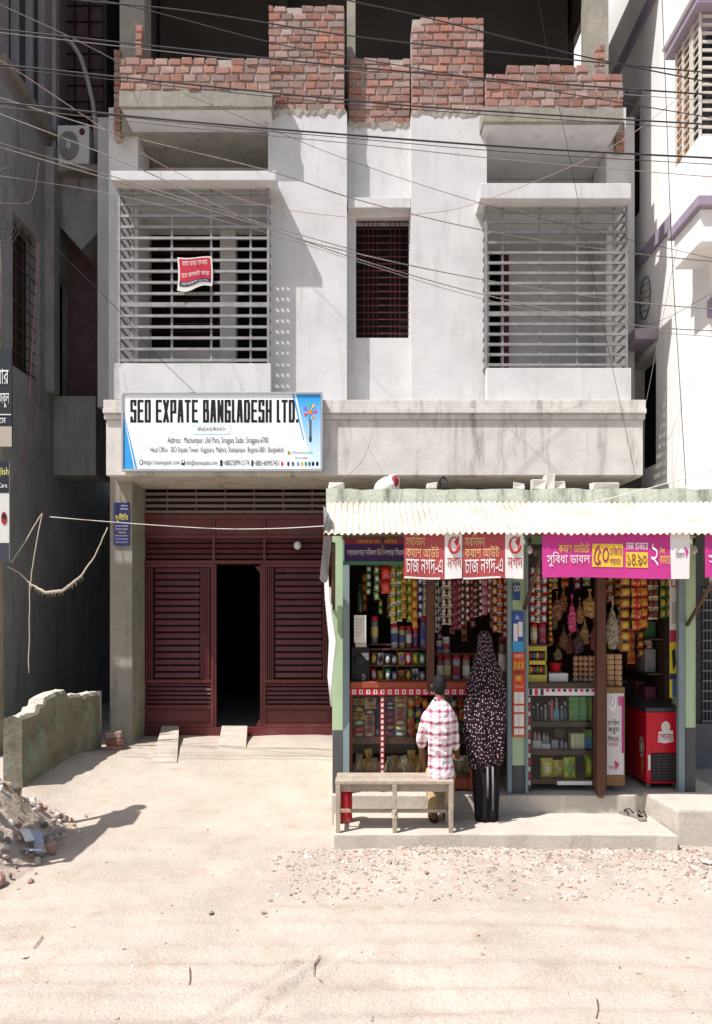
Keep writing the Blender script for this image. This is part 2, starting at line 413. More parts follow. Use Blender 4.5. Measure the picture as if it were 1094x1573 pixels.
brick_wall(746, 113, 958, 164, 8.21, .12, ragged=.05, bw=.155)
brick_wall(207, 36, 219, 88, 8.40, .11, bw=.10, name='brick_stub')
brick_wall(914, 68, 931, 114, 8.40, .11, bw=.12, name='brick_stub')
brick_wall(778, 99, 905, 113, 8.5, .11, bw=.16, name='brick_stub')
brick_wall(174, 75, 186, 212, 8.62, .11, bw=.10, name='brick_pier')
brick_wall(945, 186, 961, 234, 8.66, .11, bw=.12, name='brick_pier')
# rough mortar lip between plaster and brick
for x0, x1, y, D in ((412, 531, 171, P0), (535, 631, 191, 8.62), (632, 746, 172, P0)):
    mb = MB(); n = 22; X0, X1, z = wx(x0, D), wx(x1, D), wz(y, D)
    pts = [(X0+(X1-X0)*i/n, z-.045+R.uniform(-.03, .035)) for i in range(n+1)]
    top = [(p[0], z+.012+R.uniform(-.012, .02)) for p in pts]
    for i in range(n):
        a, b, c, d = pts[i], pts[i+1], top[i+1], top[i]
        mb.add([(a[0], D-.006, a[1]), (b[0], D-.006, b[1]), (c[0], D-.016, c[1]), (d[0], D-.016, d[1]), (a[0], D+.02, a[1]), (b[0], D+.02, b[1]), (c[0], D+.02, c[1]), (d[0], D+.02, d[1])],
               [(0, 1, 2, 3), (0, 4, 5, 1), (2, 6, 7, 3)])
    mb.build('mortar_lip', M('rough_mortar', C(176, 168, 158), .95, var=.3, scale=20, bump=1, bscale=30), bld)
def prt(name, mat, parent=None, bevel=0, **k):
    def f(*boxes):
        mb = MB()
        for b in boxes: mb.bx(*b)
        return mb.build(name, mat, parent or bld, bevel)
    return f
# plastered piers and window recess
prt('pilaster', plaster)((412, 171, 533, 618, P0, 8.95))
prt('pilaster', plaster)((632, 172, 748, 618, P0, 8.95))
rw = front_wall(530, 191, 636, 618, 8.62, .22, [(547, 333, 629, 519)]).build('recess_wall', plaster, bld)
prt('lintel', plaster, bevel=.006)((534.5, 303, 631, 319, 8.50, 8.625))
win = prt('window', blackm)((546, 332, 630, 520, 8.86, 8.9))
for i in range(17):
    y = 341+i*10.7; mb = MB(); mb.tube([W(548, y, 8.70), W(628.5, y, 8.70)], .007, 6); mb.build('bar', maroond, win)
for x in (566, 573, 580, 600, 607, 614, 560):
    mb = MB(); mb.tube([W(x, 333, 8.715), W(x, 519, 8.715)], .005, 6); mb.build('bar', maroond, win)
# corner columns
prt('corner_column', plaster)((167, 165, 212, 620, 8.72, 9.2))
prt('corner_column', plaster)((932, 165, 962, 620, 8.72, 9.2))
# unfinished upper floor
upz = wz(165, 8.21)
mb = MB(); mb.box(wx(186, 8.62), wx(958, 8.62), 8.64, 13, upz, upz+.16); mb.build('upper_floor_slab', concrete, bld)
for x0, x1, D in ((184, 222, 8.66), (533, 546, 8.80), (904, 935, 8.66)):
    mb = MB(); mb.box(wx(x0, D), wx(x1, D), D, D+.28, upz+.161, 10.6); mb.build('concrete_column', concrete, bld)
mb = MB(); mb.box(-3.0, 3.3, 8.5, 13.2, 10.2, 10.4); mb.build('roof_slab', concrete, bld)
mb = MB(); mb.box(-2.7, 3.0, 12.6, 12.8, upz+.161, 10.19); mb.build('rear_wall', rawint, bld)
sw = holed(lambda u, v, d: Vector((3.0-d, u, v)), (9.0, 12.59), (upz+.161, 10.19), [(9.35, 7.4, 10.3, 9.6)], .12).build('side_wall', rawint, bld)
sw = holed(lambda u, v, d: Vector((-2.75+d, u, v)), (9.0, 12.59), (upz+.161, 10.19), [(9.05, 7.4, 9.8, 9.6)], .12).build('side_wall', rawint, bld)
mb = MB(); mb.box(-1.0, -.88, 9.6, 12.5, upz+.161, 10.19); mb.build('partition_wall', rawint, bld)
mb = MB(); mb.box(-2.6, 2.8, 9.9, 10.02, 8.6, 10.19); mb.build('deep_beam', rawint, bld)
# balconies
def balcony(x0, x1, ys0, ys1, xs0, xs1, xg0, xg1, yc0, yc1, xc0, xc1, yp0, yp1, xp0, xp1, left):
    # upper slab edge with raw concrete, soffit
    mb = MB(); D = 8.21
    X0, X1 = wx(xs0, D), wx(xs1, D); z0, z1 = wz(ys1, D), wz(ys0, D); n = 14
    pts = []
    ring = lambda Y, e: [Vector((X0, Y, z0)), *[Vector((X0+(X1-X0)*i/n, Y, z0+(R.uniform(-.006, .008) if e else 0))) for i in range(1, n)], Vector((X1, Y, z0)),
                         Vector((X1, Y, z1)), *[Vector((X0+(X1-X0)*(n-i)/n, Y, z1+(R.uniform(-.012, .012) if e else 0))) for i in range(1, n)], Vector((X0, Y, z1))]
    mb.loft([ring(D, True), ring(8.95, False)], smooth=False); mb.build('balcony_slab', concrete, bld)
    # soffit plaster under it
    mb = MB(); mb.box(X0+.02, X1-.02, D+.05, 9.3, z0-.012, z0-.002); mb.build('soffit', plaster, bld)
    # sun canopy over the grille
    mb = MB(); D = 8.1; mb.box(wx(xc0, D), wx(xc1, D), D, 9.3, wz(yc1, D), wz(yc0, D)); mb.build('canopy', plaster, bld, .008)
    # parapet
    mb = MB(); D = 8.21; mb.box(wx(xp0, D), wx(xp1, D), D, D+.1, wz(yp1, D), wz(yp0, D)); mb.build('balcony_parapet', plaster, bld, .006)
    mb = MB(); mb.box(wx(xp0, D), wx(xp1, D), D+.101, 9.3, wz(yp1, D)-.05, wz(yp1, D)+.05); mb.build('balcony_floor', concrete, bld)
    # grille: bars across and uprights, returning to the wall at the outer end
    D = 8.25; g = thing('balcony_grille', 'grey steel bar grille closing the %s balcony' % ('left' if left else 'right'), 'grille', (wx((xg0+xg1)/2, D), D, wz(yp0, D)), 'balcony grilles')
    ya, yb = yc1+20, yp0-5; nb = 16
    for i in range(nb):
        y = ya+(yb-ya)*i/(nb-1); h = .024 if i == 10 else .014
        mb = MB(); mb.box(wx(xg0-3, D), wx(xg1+2, D), D, D+.02, wz(y, D)-h, wz(y, D)+h); mb.build('crossbar', steel, g)
        for xe in ((xg0, xg1)):
            mb = MB(); X = wx(xe, D); mb.box(X-.009, X+.009, D+.021, 8.70 if xe in (xg0,) and left or xe == xg1 and not left else 8.44, wz(y, D)-.012, wz(y, D)+.012); mb.build('return_bar', steel, g)
    for f in (.085, .35, .615, .88):
        x = xg0+(xg1-xg0)*f if left else xg1-(xg1-xg0)*f
        mb = MB(); X = wx(x, D); mb.box(X-.011, X+.011, D+.021, D+.043, wz(yp0, D)-.02, wz(yc1, D)+.03); mb.build('upright', steel, g)
    for x in (xg0, xg1):
        mb = MB(); X = wx(x, D); mb.box(X-.012, X+.012, D-.004, D+.02, wz(yp0, D)-.02, wz(yc1, D)+.03); mb.build('upright', steel, g)
    return g
balcony(183, 412, 139, 163, 183, 418, 183, 412, 262, 277, 170, 424, 558, 613, 175, 416, True)
balcony(746, 963, 164, 186, 742, 958, 747, 963, 281, 305, 738, 970, 565, 617, 748, 970, False)
# rooms behind the balconies
BD = 9.34
front_wall(150, 180, 416, 625, BD, .15, [(228, 352, 338, 535), (362, 352, 412, 640)]).build('balcony_wall', plaster, bld)
front_wall(742, 180, 975, 625, BD, .15, [(752, 368, 774, 640)]).build('balcony_wall', plaster, bld)
prt('balcony_pier', plaster)((338, 300, 362, 610, 9.2, 9.338))
def opening(name, x0, y0, x1, y1, bars, frame=None):
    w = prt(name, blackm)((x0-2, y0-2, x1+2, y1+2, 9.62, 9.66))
    for y in bars:
        mb = MB(); mb.tube([W(x0, y, 9.4), W(x1, y, 9.4)], .007, 5); mb.build('bar', maroond, w)
    for x in (frame or []):
        mb = MB(); mb.bx(x, y0, x+5, y1, 9.36, 9.45); mb.build('frame', maroond, w)
    return w
opening('window', 228, 352, 338, 535, [365+12*i for i in range(14)])
opening('door', 362, 352, 412, 620, [])
opening('door', 752, 368, 774, 620, [], [769.5])
prt('door_frame', maroond)((774.5, 366, 782, 605, 9.30, 9.339))
# side walls and rear (closing the body)
mb = MB(); mb.box(wx(165, 8.9), wx(165, 8.9)+.15, 9.2, 13, 0, upz); mb.build('side_wall', greyplaster, bld)
XR = wx(964, 8.75); mb = MB(); mb.box(XR-.15, XR, 9.2, 13, 0, upz); mb.build('side_wall', greyplaster, bld)
# first-floor ledge band: face, bead, cap
D = 8.1
mb = MB(); mb.bx(163, 645, 988, 730, D, 8.9); lb = mb.build('ledge', ledgep, bld, .005)
mb = MB(); mb.box(wx(161, D), wx(990, D), D-.03, D+.2, wz(645, D)+.002, wz(637, D)); mb.build('bead_moulding', ledgep, bld, .006)
mb = MB(); mb.box(wx(160, D), wx(991, D), D-.05, D+.2, wz(637, D)+.003, wz(629, D)); mb.build('bead_moulding', ledgep, bld, .008)
mb = MB(); mb.box(wx(160, D), wx(991, D), D-.03, 8.9, wz(629, D)+.003, wz(615, D)); mb.build('ledge_cap', ledgep, bld, .008)
prt('ledge_soffit', plaster2)((170, 730.2, 985, 732.5, 8.12, 9.3))
# ground floor
prt('corner_pillar', concrete)((169, 733, 203, 1165, P0, 9.1))
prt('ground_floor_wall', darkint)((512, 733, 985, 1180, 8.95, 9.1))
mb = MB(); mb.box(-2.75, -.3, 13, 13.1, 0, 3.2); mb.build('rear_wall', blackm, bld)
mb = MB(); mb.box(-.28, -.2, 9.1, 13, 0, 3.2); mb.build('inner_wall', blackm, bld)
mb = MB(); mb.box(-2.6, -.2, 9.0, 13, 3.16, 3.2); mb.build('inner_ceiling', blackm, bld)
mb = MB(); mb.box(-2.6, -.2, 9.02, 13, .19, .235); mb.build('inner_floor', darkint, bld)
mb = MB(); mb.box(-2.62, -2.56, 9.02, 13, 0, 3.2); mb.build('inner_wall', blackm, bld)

# ------------------------------------------------------------------ gate
GD = 8.94
gate = thing('steel_gate', 'wide maroon louvred steel gate with open wicket door', 'gate', (wx(360, GD), GD, .2))
g3 = prt
def slats(parent, x0, x1, y0, y1, n, fill=.70, D=GD, mat=maroon, depth=.02, vertical=False, name='slat'):
    for i in range(n):
        mb = MB()
        if vertical:
            p = (x1-x0)/n; mb.bx(x0+p*i, y0, x0+p*(i+fill), y1, D, D+depth)
        else:
            p = (y1-y0)/n; ya = y0+p*i; yb = ya+p*fill
            # louvre blade: leans back at the top
            A, B = W(x0, ya, D), W(x1, yb, D)
            mb.add([(A.x, D+.018, A.z), (B.x, D+.018, A.z), (B.x, D, B.z), (A.x, D, B.z), (A.x, D+.03, A.z), (B.x, D+.03, A.z), (B.x, D+.012, B.z), (A.x, D+.012, B.z)],
                   [(3, 2, 1, 0), (4, 5, 6, 7), (0, 1, 5, 4), (2, 3, 7, 6), (0, 4, 7, 3), (1, 2, 6, 5)])
        mb.build(name, mat, parent)
bk = M('gate_gap_shade', C(40, 17, 19), .7, var=.1)  # shadow line between the slats put into this dark sheet
def leaf(x0, x1, side):
    lf = MB(); lf.bx(x0, 868, x1, 1115, GD+.05, GD+.06); lf = lf.build('gate_leaf', bk, gate)
    return lf
L1 = leaf(216, 328, 0); L2 = leaf(404, 512, 1)
for lf, x0, x1 in ((L1, 216, 328), (L2, 404, 512)):
    for b in ((x0, 866, x1, 871), (x0, 1044, x1, 1049), (x0, 1083, x1, 1089), (x0, 1112, x1, 1117)):
        MB().bx(*b, GD-.012, GD+.05).build('rail', maroon, lf, .003)
for lf, xs in ((L1, (216, 324)), (L2, (404, 508.5))):
    for x in xs: MB().bx(x, 871, x+4, 1112, GD-.014, GD+.05).build('stile', maroon, lf, .003)
slats(L1, 238, 306, 872, 1044, 17, .66); slats(L2, 423, 494, 872, 1044, 17, .66)
slats(L1, 308, 323, 872, 1044, 5, .6, vertical=True, name='upright'); slats(L2, 408.5, 421, 872, 1044, 4, .6, vertical=True, name='upright'); slats(L2, 496, 508, 872, 1044, 3, .6, vertical=True, name='upright'); slats(L1, 221, 236, 872, 1044, 4, .6, vertical=True, name='upright')
slats(L1, 221, 323.5, 1049.5, 1083, 5, .62); slats(L2, 408.5, 508, 1049.5, 1083, 5, .62)
for lf, x0, x1 in ((L1, 221, 323.5), (L2, 408.5, 508)):
    MB().bx(x0, 1089.5, x1, 1111.5, GD+.01, GD+.045).build('panel', maroon, lf)
    MB().bx(x0+4, 1092.5, x1-4, 1108.5, GD-.002, GD+.009).build('raised_panel', maroon, lf, .004)
tr = MB().bx(213, 790, 514, 868, GD+.05, GD+.06).build('transom', bk, gate)
for b in ((213, 790, 514, 797), (213, 822, 514, 827), (213, 861, 514, 865.5)): MB().bx(*b, GD-.014, GD+.05).build('rail', maroon, tr, .003)
for x in (213, 326, 404, 510): MB().bx(x, 797, x+4, 861, GD-.016, GD+.05).build('stile', maroon, tr, .003)
for x0, x1 in ((217.5, 325.5), (330.5, 403.5), (408.5, 509.5)):
    MB().bx(x0, 797.5, x1, 821.5, GD+.008, GD+.045).build('panel', maroon, tr)
    slats(tr, x0, x1, 827.5, 860.5, 4, .64)
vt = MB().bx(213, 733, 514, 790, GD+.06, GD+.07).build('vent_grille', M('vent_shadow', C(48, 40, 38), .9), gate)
for i in range(6): MB().bx(213, 738+i*9.2, 514, 742.4+i*9.2, GD+.0, GD+.03).build('bar', ventm, vt)
for i in range(6): MB().bx(256+i*44.5, 735, 258+i*44.5, 790, GD+.031, GD+.045).build('upright', ventm, vt)
MB().bx(213, 1117.5, 514, 1136, GD-.012, GD+.05).build('sill_beam', maroon, gate, .004)
MB().bx(211, 733, 213, 1136, GD-.02, GD+.05).build('jamb', maroon, gate)
for x in (328, 399.5): MB().bx(x, 866, x+4.3, 1117, GD+.0, GD+.055).build('door_jamb', maroon, gate, .003)
mb = MB()
for (xa, ya), (xb, yb) in (((399.5, 870), (393, 870)),): pass
for s in (0, 1):
    ya, yb = (870, 881) if s == 0 else (1117, 1103)
    mb = MB(); mb.add([W(399.4, ya, GD+.01), W(392, ya, GD+.01), W(399.4, yb, GD+.01), W(399.4, ya, GD+.04), W(392, ya, GD+.04), W(399.4, yb, GD+.04)], [(0, 1, 2), (3, 5, 4), (0, 3, 4, 1), (1, 4, 5, 2), (0, 2, 5, 3)])
    mb.build('corner_gusset', maroon, gate)
# concrete wheel ramps at the wicket
for i, (xa, xb, xc, xd, y1, lab) in enumerate(((249, 275, 232, 272, 1170, 'narrow concrete wheel ramp left of the gate wicket'), (341, 380, 333, 377, 1160, 'concrete wheel ramp below the open wicket door'))):
    Db, zt = 8.90, wz(1115, 8.9); zg = .2; Df = (CAMZ-zg)*F/(y1-HY)
    mb = MB(); mb.add([(wx(xa, Db), Db, zt), (wx(xb, Db), Db, zt), (wx(xd, Df), Df, zg), (wx(xc, Df), Df, zg), (wx(xa, Db), Db, 0), (wx(xb, Db), Db, 0), (wx(xd, Df), Df, 0), (wx(xc, Df), Df, 0)],
           [(3, 2, 1, 0), (4, 5, 6, 7), (0, 1, 5, 4), (2, 3, 7, 6), (0, 4, 7, 3), (1, 2, 6, 5)])
    solo(mb, 'wheel_ramp', M('dusty_ramp_cement', C(184, 172, 160), .95, var=.2, scale=6, bump=.6, bscale=35, stain=C(150, 136, 122), grime=.6, fine=.12), lab, 'ramp', 'wheel ramps at the gate')
# broken bricks by the pillar
for i, (x, y, D, rz) in enumerate(((175, 1148, 8.15, .2), (176, 1138, 8.16, -.15), (174, 1128, 8.17, .1))):
    b = link('loose_brick', brick_meshes[i]); b.location = W(x, y, D); b.location.z = .2+.075*i+.04; b.scale = (.17, .1, .07); b.rotation_euler = (0, 0, rz)
    tag(b, ('bottom', 'middle', 'top')[i]+' brick of the small stack beside the pillar foot', 'brick', 'bricks stacked at the pillar')
# ================================================================== NEIGHBOUR ON THE LEFT
lb = thing('neighbour_building', 'grey shaded neighbouring building along the left edge with barred windows', 'building', (-4.6, 9.5, 0))
XL = -4.0
def left_wall(D0, D1, z0, z1, holes, name, mat, X=XL, th=.25):
    return holed(lambda u, v, d: Vector((X-d, u, v)), (D0, D1), (z0, z1), holes, th).build(name, mat, lb)
left_wall(7.55, 12.8, 0, 3.5, [], 'ground_floor_wall', greyplaster)
left_wall(7.55, 12.8, 3.5, 7.72, [(8.72, 4.6, 9.48, 6.4), (10.02, 4.58, 10.6, 6.3)], 'wall', greyplaster)
left_wall(7.55, 12.8, 7.72, 12.2, [(8.62, 8.02, 9.78, 11.0)], 'upper_wall', M('lilac_grey_plaster', C(138, 128, 132), .9, var=.12, scale=3))
mb = MB(); mb.box(-9, XL-.25, 7.55, 7.75, 0, 12.2); mb.build('street_wall', greyplaster, lb)
mb = MB(); mb.box(-9, XL+.1, 7.45, 12.8, 12.2, 12.4); mb.build('roof', concrete, lb)
for D0, D1, z0, z1, n in ((8.72, 9.48, 4.6, 6.4, 12),):
    w = MB().box(XL-.20, XL-.18, D0-.02, D1+.02, z0-.02, z1+.02).build('window', M('brown_shutter', C(58, 44, 42), .7), lb)
    for i in range(n):
        z = z0+(z1-z0)*(i+.5)/n; MB().tube([(XL-.06, D0, z), (XL-.06, D1, z)], .007, 5).build('bar', rust, w)
    for i in range(3): MB().tube([(XL-.05, D0+(D1-D0)*(i+1)/4, z0), (XL-.05, D0+(D1-D0)*(i+1)/4, z1)], .006, 5).build('bar', rust, w)
MB().box(XL-.2, XL-.16, 10.0, 10.62, 4.5, 6.32).build('door', blackm, lb)
w = MB().box(XL-.16, XL-.14, 8.60, 9.80, 8.0, 11.02).build('window', glassdark, lb)
for D in (8.63, 9.0, 9.4, 9.77): MB().box(XL-.14, XL-.06, D-.025, D+.025, 8.02, 11).build('frame', M('pale_window_frame', C(170, 166, 170), .5), w)
MB().box(XL-.02, XL+.07, 8.4, 9.9, 7.90, 8.0).build('sill', concrete, lb, .01)
MB().box(XL+.001, XL+.06, 9.82, 9.95, 7.75, 11.5).build('window_jamb', M('pale_window_frame', C(170, 166, 170), .5), lb, .01)
# sun-shade slab over that window
MB().box(XL+.001, XL+.42, 8.4, 10.1, 11.05, 11.15).build('sunshade', concrete, lb)
# wall closing the alley upstairs, with dark grille
rt = MB().box(XL+.001, -3.0, 10.42, 10.6, 3.55, 12.2).build('rear_return_wall', M('dusky_brick_wall', C(112, 88, 90), .9, var=.25, scale=9, bump=.5), lb)
gm = M('dark_iron', C(40, 37, 40), .6)
for i in range(16): MB().tube([(XL+.02, 10.3, 7.85+i*.22), (-3.05, 10.3, 7.85+i*.22)], .013, 5).build('grille_bar', gm, rt)
for i in range(5): MB().tube([(XL+.12+i*.2, 10.32, 7.8), (XL+.12+i*.2, 10.32, 11.3)], .013, 5).build('grille_bar', gm, rt)
MB().box(-3.30, -3.26, 9.78, 10.3, 7.0, 11.6).build('side_screen', gm, lb)
# projecting concrete blocks
MB().bx(80, 608, 147, 730, 9.9, 10.4).build('balcony_block', greyplaster, lb, .01)
mb = MB(); D = 9.9
fr = [W(88, 262, D), W(163, 262, D), W(161, 345, D), W(125, 384, D), W(90, 345, D)]
mb.loft([[p.copy() for p in fr], [p+Vector((0, .5, 0)) for p in fr]], smooth=False); mb.build('bracket_block', greyplaster, lb)
MB().bx(84, 252, 166, 262, 9.72, 10.4).build('unit_shelf', concrete, lb)
MB().box(XL+.001, -2.9, 12.2, 12.4, -.1, 3.55).build('alley_end_wall', greyplaster, lb)
# second, darker door jamb details in the alley
MB().box(XL+.001, XL+.12, 9.62, 9.8, 4.55, 7.7).build('pier', greyplaster, lb)
# AC condenser
ac = thing('air_conditioner', 'white outdoor air-conditioner unit on the left neighbour\'s concrete shelf', 'air conditioner', W(118, 252, 9.76))
acm = M('aged_white_casing', C(228, 226, 224), .5, var=.08)
body = MB().bx(88, 192, 137, 251.5, 9.76, 10.05).build('casing', acm, ac, .012)
c = W(105, 223, 9.75)
mb = MB(); mb.loft([[c+Vector((.135*math.cos(t*math.pi/12), -.004, .19*math.sin(t*math.pi/12))) for t in range(24)], [c+Vector((.135*math.cos(t*math.pi/12), .004, .19*math.sin(t*math.pi/12))) for t in range(24)]], smooth=False)
fan = mb.build('fan_grille', M('fan_dark', C(104, 100, 96), .7), ac)
for k in range(7):
    r = .02+.018*k; mb = MB(); mb.tube([c+Vector((r*math.cos(t*math.pi/12), -.012, r*1.4*math.sin(t*math.pi/12))) for t in range(25)], .004, 4); mb.build('grille_ring', acm, fan)
mb = MB(); mb.loft([[c+Vector((.035*math.cos(t*math.pi/8), -.02, .045*math.sin(t*math.pi/8))) for t in range(16)], [c+Vector((.035*math.cos(t*math.pi/8), 0, .045*math.sin(t*math.pi/8))) for t in range(16)]]); mb.build('hub', plasticw, fan)
c2 = W(126, 202, 9.752)
mb = MB(); mb.add([c2+Vector((.036*math.cos(t*math.pi/8), 0, .045*math.sin(t*math.pi/8))) for t in range(16)], [tuple(range(15, -1, -1))]); mb.build('badge', ink(50, 40, 60), ac)
mb = MB(); mb.tube([c2+Vector((-.018, -.002, -.03)), c2+Vector((.018, -.002, .03))], .007, 5); mb.build('badge_stroke', ink(200, 50, 60), ac)
solo(MB().tube([W(98, 58, 9.7), W(112, 68, 9.7), W(124, 88, 9.7), W(134, 120, 9.7), W(143, 160, 9.72), W(147, 200, 9.74), W(148, 232, 9.8)], .03, 8), 'drain_pipe', M('grey_pvc', C(168, 166, 168), .5), 'bent grey plastic pipe curving down to the air-conditioner', 'pipe')

# ================================================================== NEIGHBOUR ON THE RIGHT
rb = thing('neighbour_building', 'white neighbouring building on the right with purple bands and barred bay window', 'building', (4.2, 9, 0))
XR2 = 3.6
holed(lambda u, v, d: Vector((XR2+d, u, v)), (7.62, 14), (0, 13), [(9.5, 6.8, 10.2, 8.2), (8.98, 3.5, 9.9, 4.9)], .3).build('side_wall', whitep, rb)
mb = MB(); mb.box(XR2+.3, 8, 7.62, 7.85, 0, 13); mb.build('street_wall', whitep, rb)
for z in (6.08, 9.06): MB().box(XR2-.035, XR2-.001, 7.6, 14, z, z+.17).build('band', purple, rb, .008)
MB().box(XR2+.1, XR2+.14, 9.48, 10.22, 6.78, 8.22).build('window', M('dark_red_shutter', C(72, 42, 42), .7), rb)
MB().box(XR2+.22, XR2+.26, 8.96, 9.92, 3.48, 4.92).build('window', blackm, rb)
MB().box(XR2-.18, XR2-.001, 9.4, 10.3, 8.26, 8.30).build('window_hood', M('grey_sheet', C(150, 150, 156), .6), rb)
MB().box(XR2-.28, XR2-.001, 8.9, 10.0, 4.97, 5.10).build('window_hood', purple, rb, .006)
cc = Vector((XR2-.012, 9.3, 5.62))
vr = [cc+Vector((0, .17*math.cos(t*math.pi/6), .26*math.sin(t*math.pi/6))) for t in range(13)]
vgm = M('grey_iron', C(120, 118, 122), .6); vo = MB().tube(vr, .009, 5).build('vent_ring', vgm, rb)
for k in range(-2, 3): MB().tube([cc+Vector((0, -.14, k*.08-.03)), cc+Vector((0, .14, k*.08+.03))], .006, 4).build('vent_bar', vgm, vo)
# corner bay with grille
BX0 = 3.3; BA, BB = 7.19, 7.76
MB().box(BX0, 5.6, BA-.02, BB, 5.28, 5.60).build('bay_base', whitep, rb, .01)
MB().box(BX0-.05, 5.6, BA-.08, BB+.05, 5.60, 5.70).build('bay_band', purple, rb, .01)
MB().box(BX0-.02, 5.6, BA-.05, BB+.03, 5.701, 6.28).build('bay_sill', whitep, rb, .01)
MB().box(BX0-.07, 5.6, BA-.11, BB+.07, 7.50, 7.60).build('bay_head_band', purple, rb, .01)
MB().box(BX0-.10, 5.6, BA-.14, BB+.09, 7.601, 7.70).build('bay_head_cap', whitep, rb, .01)
bw = MB().box(BX0+.2, 5.6, BA+.22, BB, 6.281, 7.49).build('bay_window', M('bay_glass', C(36, 40, 52), .2), rb)
MB().box(BX0+.5, BX0+.8, BA+.14, BA+.17, 6.3, 7.3).build('curtain', M('teal_cloth', C(92, 132, 128), .9), bw)
MB().box(BX0+.03, BX0+.12, BB-.08, BB-.001, 6.282, 7.49).build('bay_jamb', M('ochre_frame', C(168, 120, 84), .7), bw)
bgm = M('cream_painted_bar', C(206, 200, 190), .6, var=.1)
for D in (BA+.01, BA+.17, BA+.21, BA+.38, BB-.03): MB().box(BX0, BX0+.022, D-.011, D+.011, 6.282, 7.499).build('grille_upright', bgm, bw)
for i in range(15):
    z = 6.32+i*.082; MB().box(BX0+.004, BX0+.016, BA+.012, BB-.03, z-.006, z+.006).build('grille_bar', bgm, bw)
    MB().box(BX0+.03, 5.6, BA+.002, BA+.018, z-.012, z+.012).build('grille_bar', bgm, bw)
for X in (3.6, 4.0): MB().box(X-.012, X+.012, BA+.02, BA+.04, 6.282, 7.49).build('grille_upright', bgm, bw)
MB().box(XR2-.03, 5, 7.36, 7.62, 4.72, 4.90).build('hood', purple, rb, .01)
gw = MB().bx(1079, 900, 1130, 1112, 7.55, 7.615).build('grille_window', M('grille_back', C(56, 60, 70), .7), rb)
gbm = M('grille_grey_blue', C(118, 116, 120), .6, var=.2)
for i in range(14): MB().bx(1079, 905+i*15.5, 1130, 908+i*15.5, 7.50, 7.515).build('grille_bar', gbm, gw)
for i in range(8): MB().bx(1080.5+i*5.5, 900, 1081.8+i*5.5, 1112, 7.52, 7.535).build('grille_bar', gbm, gw)
MB().bx(1060, 1112, 1150, 1250, 7.48, 7.615).build('plinth', M('grey_cement_plinth', C(112, 112, 116), .9, var=.12), rb)
MB().bx(1060, 800, 1078.5, 1112, 7.54, 7.615).build('dark_grey_pier', dado, rb)  # pier in the dark grey dado colour

# ================================================================== LOW BROKEN WALL (left)
lw = thing('broken_wall', 'low broken garden wall with peeling green paint at left', 'wall', (-2.95, 7.4, 0))
peel = M('peeling_green_paint', C(126, 120, 106), .95, var=.45, scale=4, bump=.8, bscale=22, stain=C(96, 146, 130), grime=1.3, streak=False, fine=.15)
X0 = wx(38, 6.72)-.02
prof = [(6.72, .80), (6.98, .815), (7.0, .86), (7.08, .865), (7.1, .925), (7.3, .95), (7.5, .955), (7.52, .895), (7.78, .885), (7.8, .845), (7.95, .865), (8.15, .86)]
def wall_top(Y):
    for (a, za), (b, zb) in zip(prof, prof[1:]):
        if a <= Y <= b: return za+(zb-za)*(Y-a)/(b-a)
    return prof[-1][1]
mb = MB(); rings = []; n = 60
for i in range(n+1):
    Y = 6.72+1.43*i/n; z = wall_top(Y); nz = lambda k, a, f: a*noise.noise(Vector((Y*f, k*3.7, 1.3)))
    xo = X0+.20*i/n+nz(1, .008, 5)
    rings.append([Vector((xo-.17, Y, -.1)), Vector((xo+.02, Y, -.1)), Vector((xo+nz(2, .012, 7), Y, z*.35)), Vector((xo+nz(3, .014, 6), Y, z*.7)), Vector((xo-.004+nz(4, .012, 11), Y, z-.03)), Vector((xo-.03+nz(5, .02, 13), Y, z+nz(6, .014, 14))),
                  Vector((xo-.08, Y, z+.006+nz(7, .02, 15))), Vector((xo-.13+nz(5, .02, 9), Y, z+nz(8, .02, 13))), Vector((xo-.165, Y, z-.02+nz(9, .02, 12))), Vector((xo-.17, Y, z*.5))])
mb.loft(rings, smooth=False)
for q in range(60*10):
    if q % 10 in (5, 6, 7): mb.mi[q] = 1
mb.build('wall_run', [peel, M('pale_broken_edge', C(188, 180, 168), .95, var=.25, scale=14, bump=.8, bscale=40)], lw)
mb = MB(); mb.box(X0+.14, X0+.20, 8.16, 8.22, -.1, .86); mb.build('end_post', concrete, lw)

# ================================================================== RUBBLE HEAP
rh = thing('rubble_heap', 'heap of broken concrete, brick bits and scraps at left', 'rubble', (-2.6, 5.5, 0))
def heap_z(X, Y): return .40*math.exp(-((X+2.85)/.36)**2-((Y-5.75)/.42)**2)+.13*math.exp(-((X+2.6)/.28)**2-((Y-5.25)/.38)**2)+.05*math.exp(-((X+2.45)/.2)**2-((Y-4.8)/.25)**2)
mb = MB(); n = 46; vs_ = []
for j in range(n+1):
    for i in range(n+1):
        X, Y = -3.6+1.55*i/n, 4.3+2.3*j/n; h = heap_z(X, Y)
        e = sstep(.0, .04, h)
        vs_.append((X, Y, ground_z(X, Y)-.02+h*1.1+e*(.028*noise.noise(Vector((X, Y, 0))*11)+.02*noise.noise(Vector((X, Y, 5))*27))))
mb.add(vs_, [(j*(n+1)+i, j*(n+1)+i+1, (j+1)*(n+1)+i+1, (j+1)*(n+1)+i) for j in range(n) for i in range(n)], smooth=False)
mb.build('mound', M('rubble_dirt', C(170, 154, 142), .95, var=.3, scale=12, bump=.8, bscale=50), rh)
chm = []
for k in range(8):
    bm = bmesh.new(); bmesh.ops.create_icosphere(bm, subdivisions=1, radius=.5)
    for v in bm.verts: v.co = Vector((v.co.x*R.uniform(.7, 1.2), v.co.y*R.uniform(.6, 1.1), v.co.z*R.uniform(.4, .9)))
    me = bpy.data.meshes.new('chunk'); bm.to_mesh(me); bm.free(); chm.append(me)
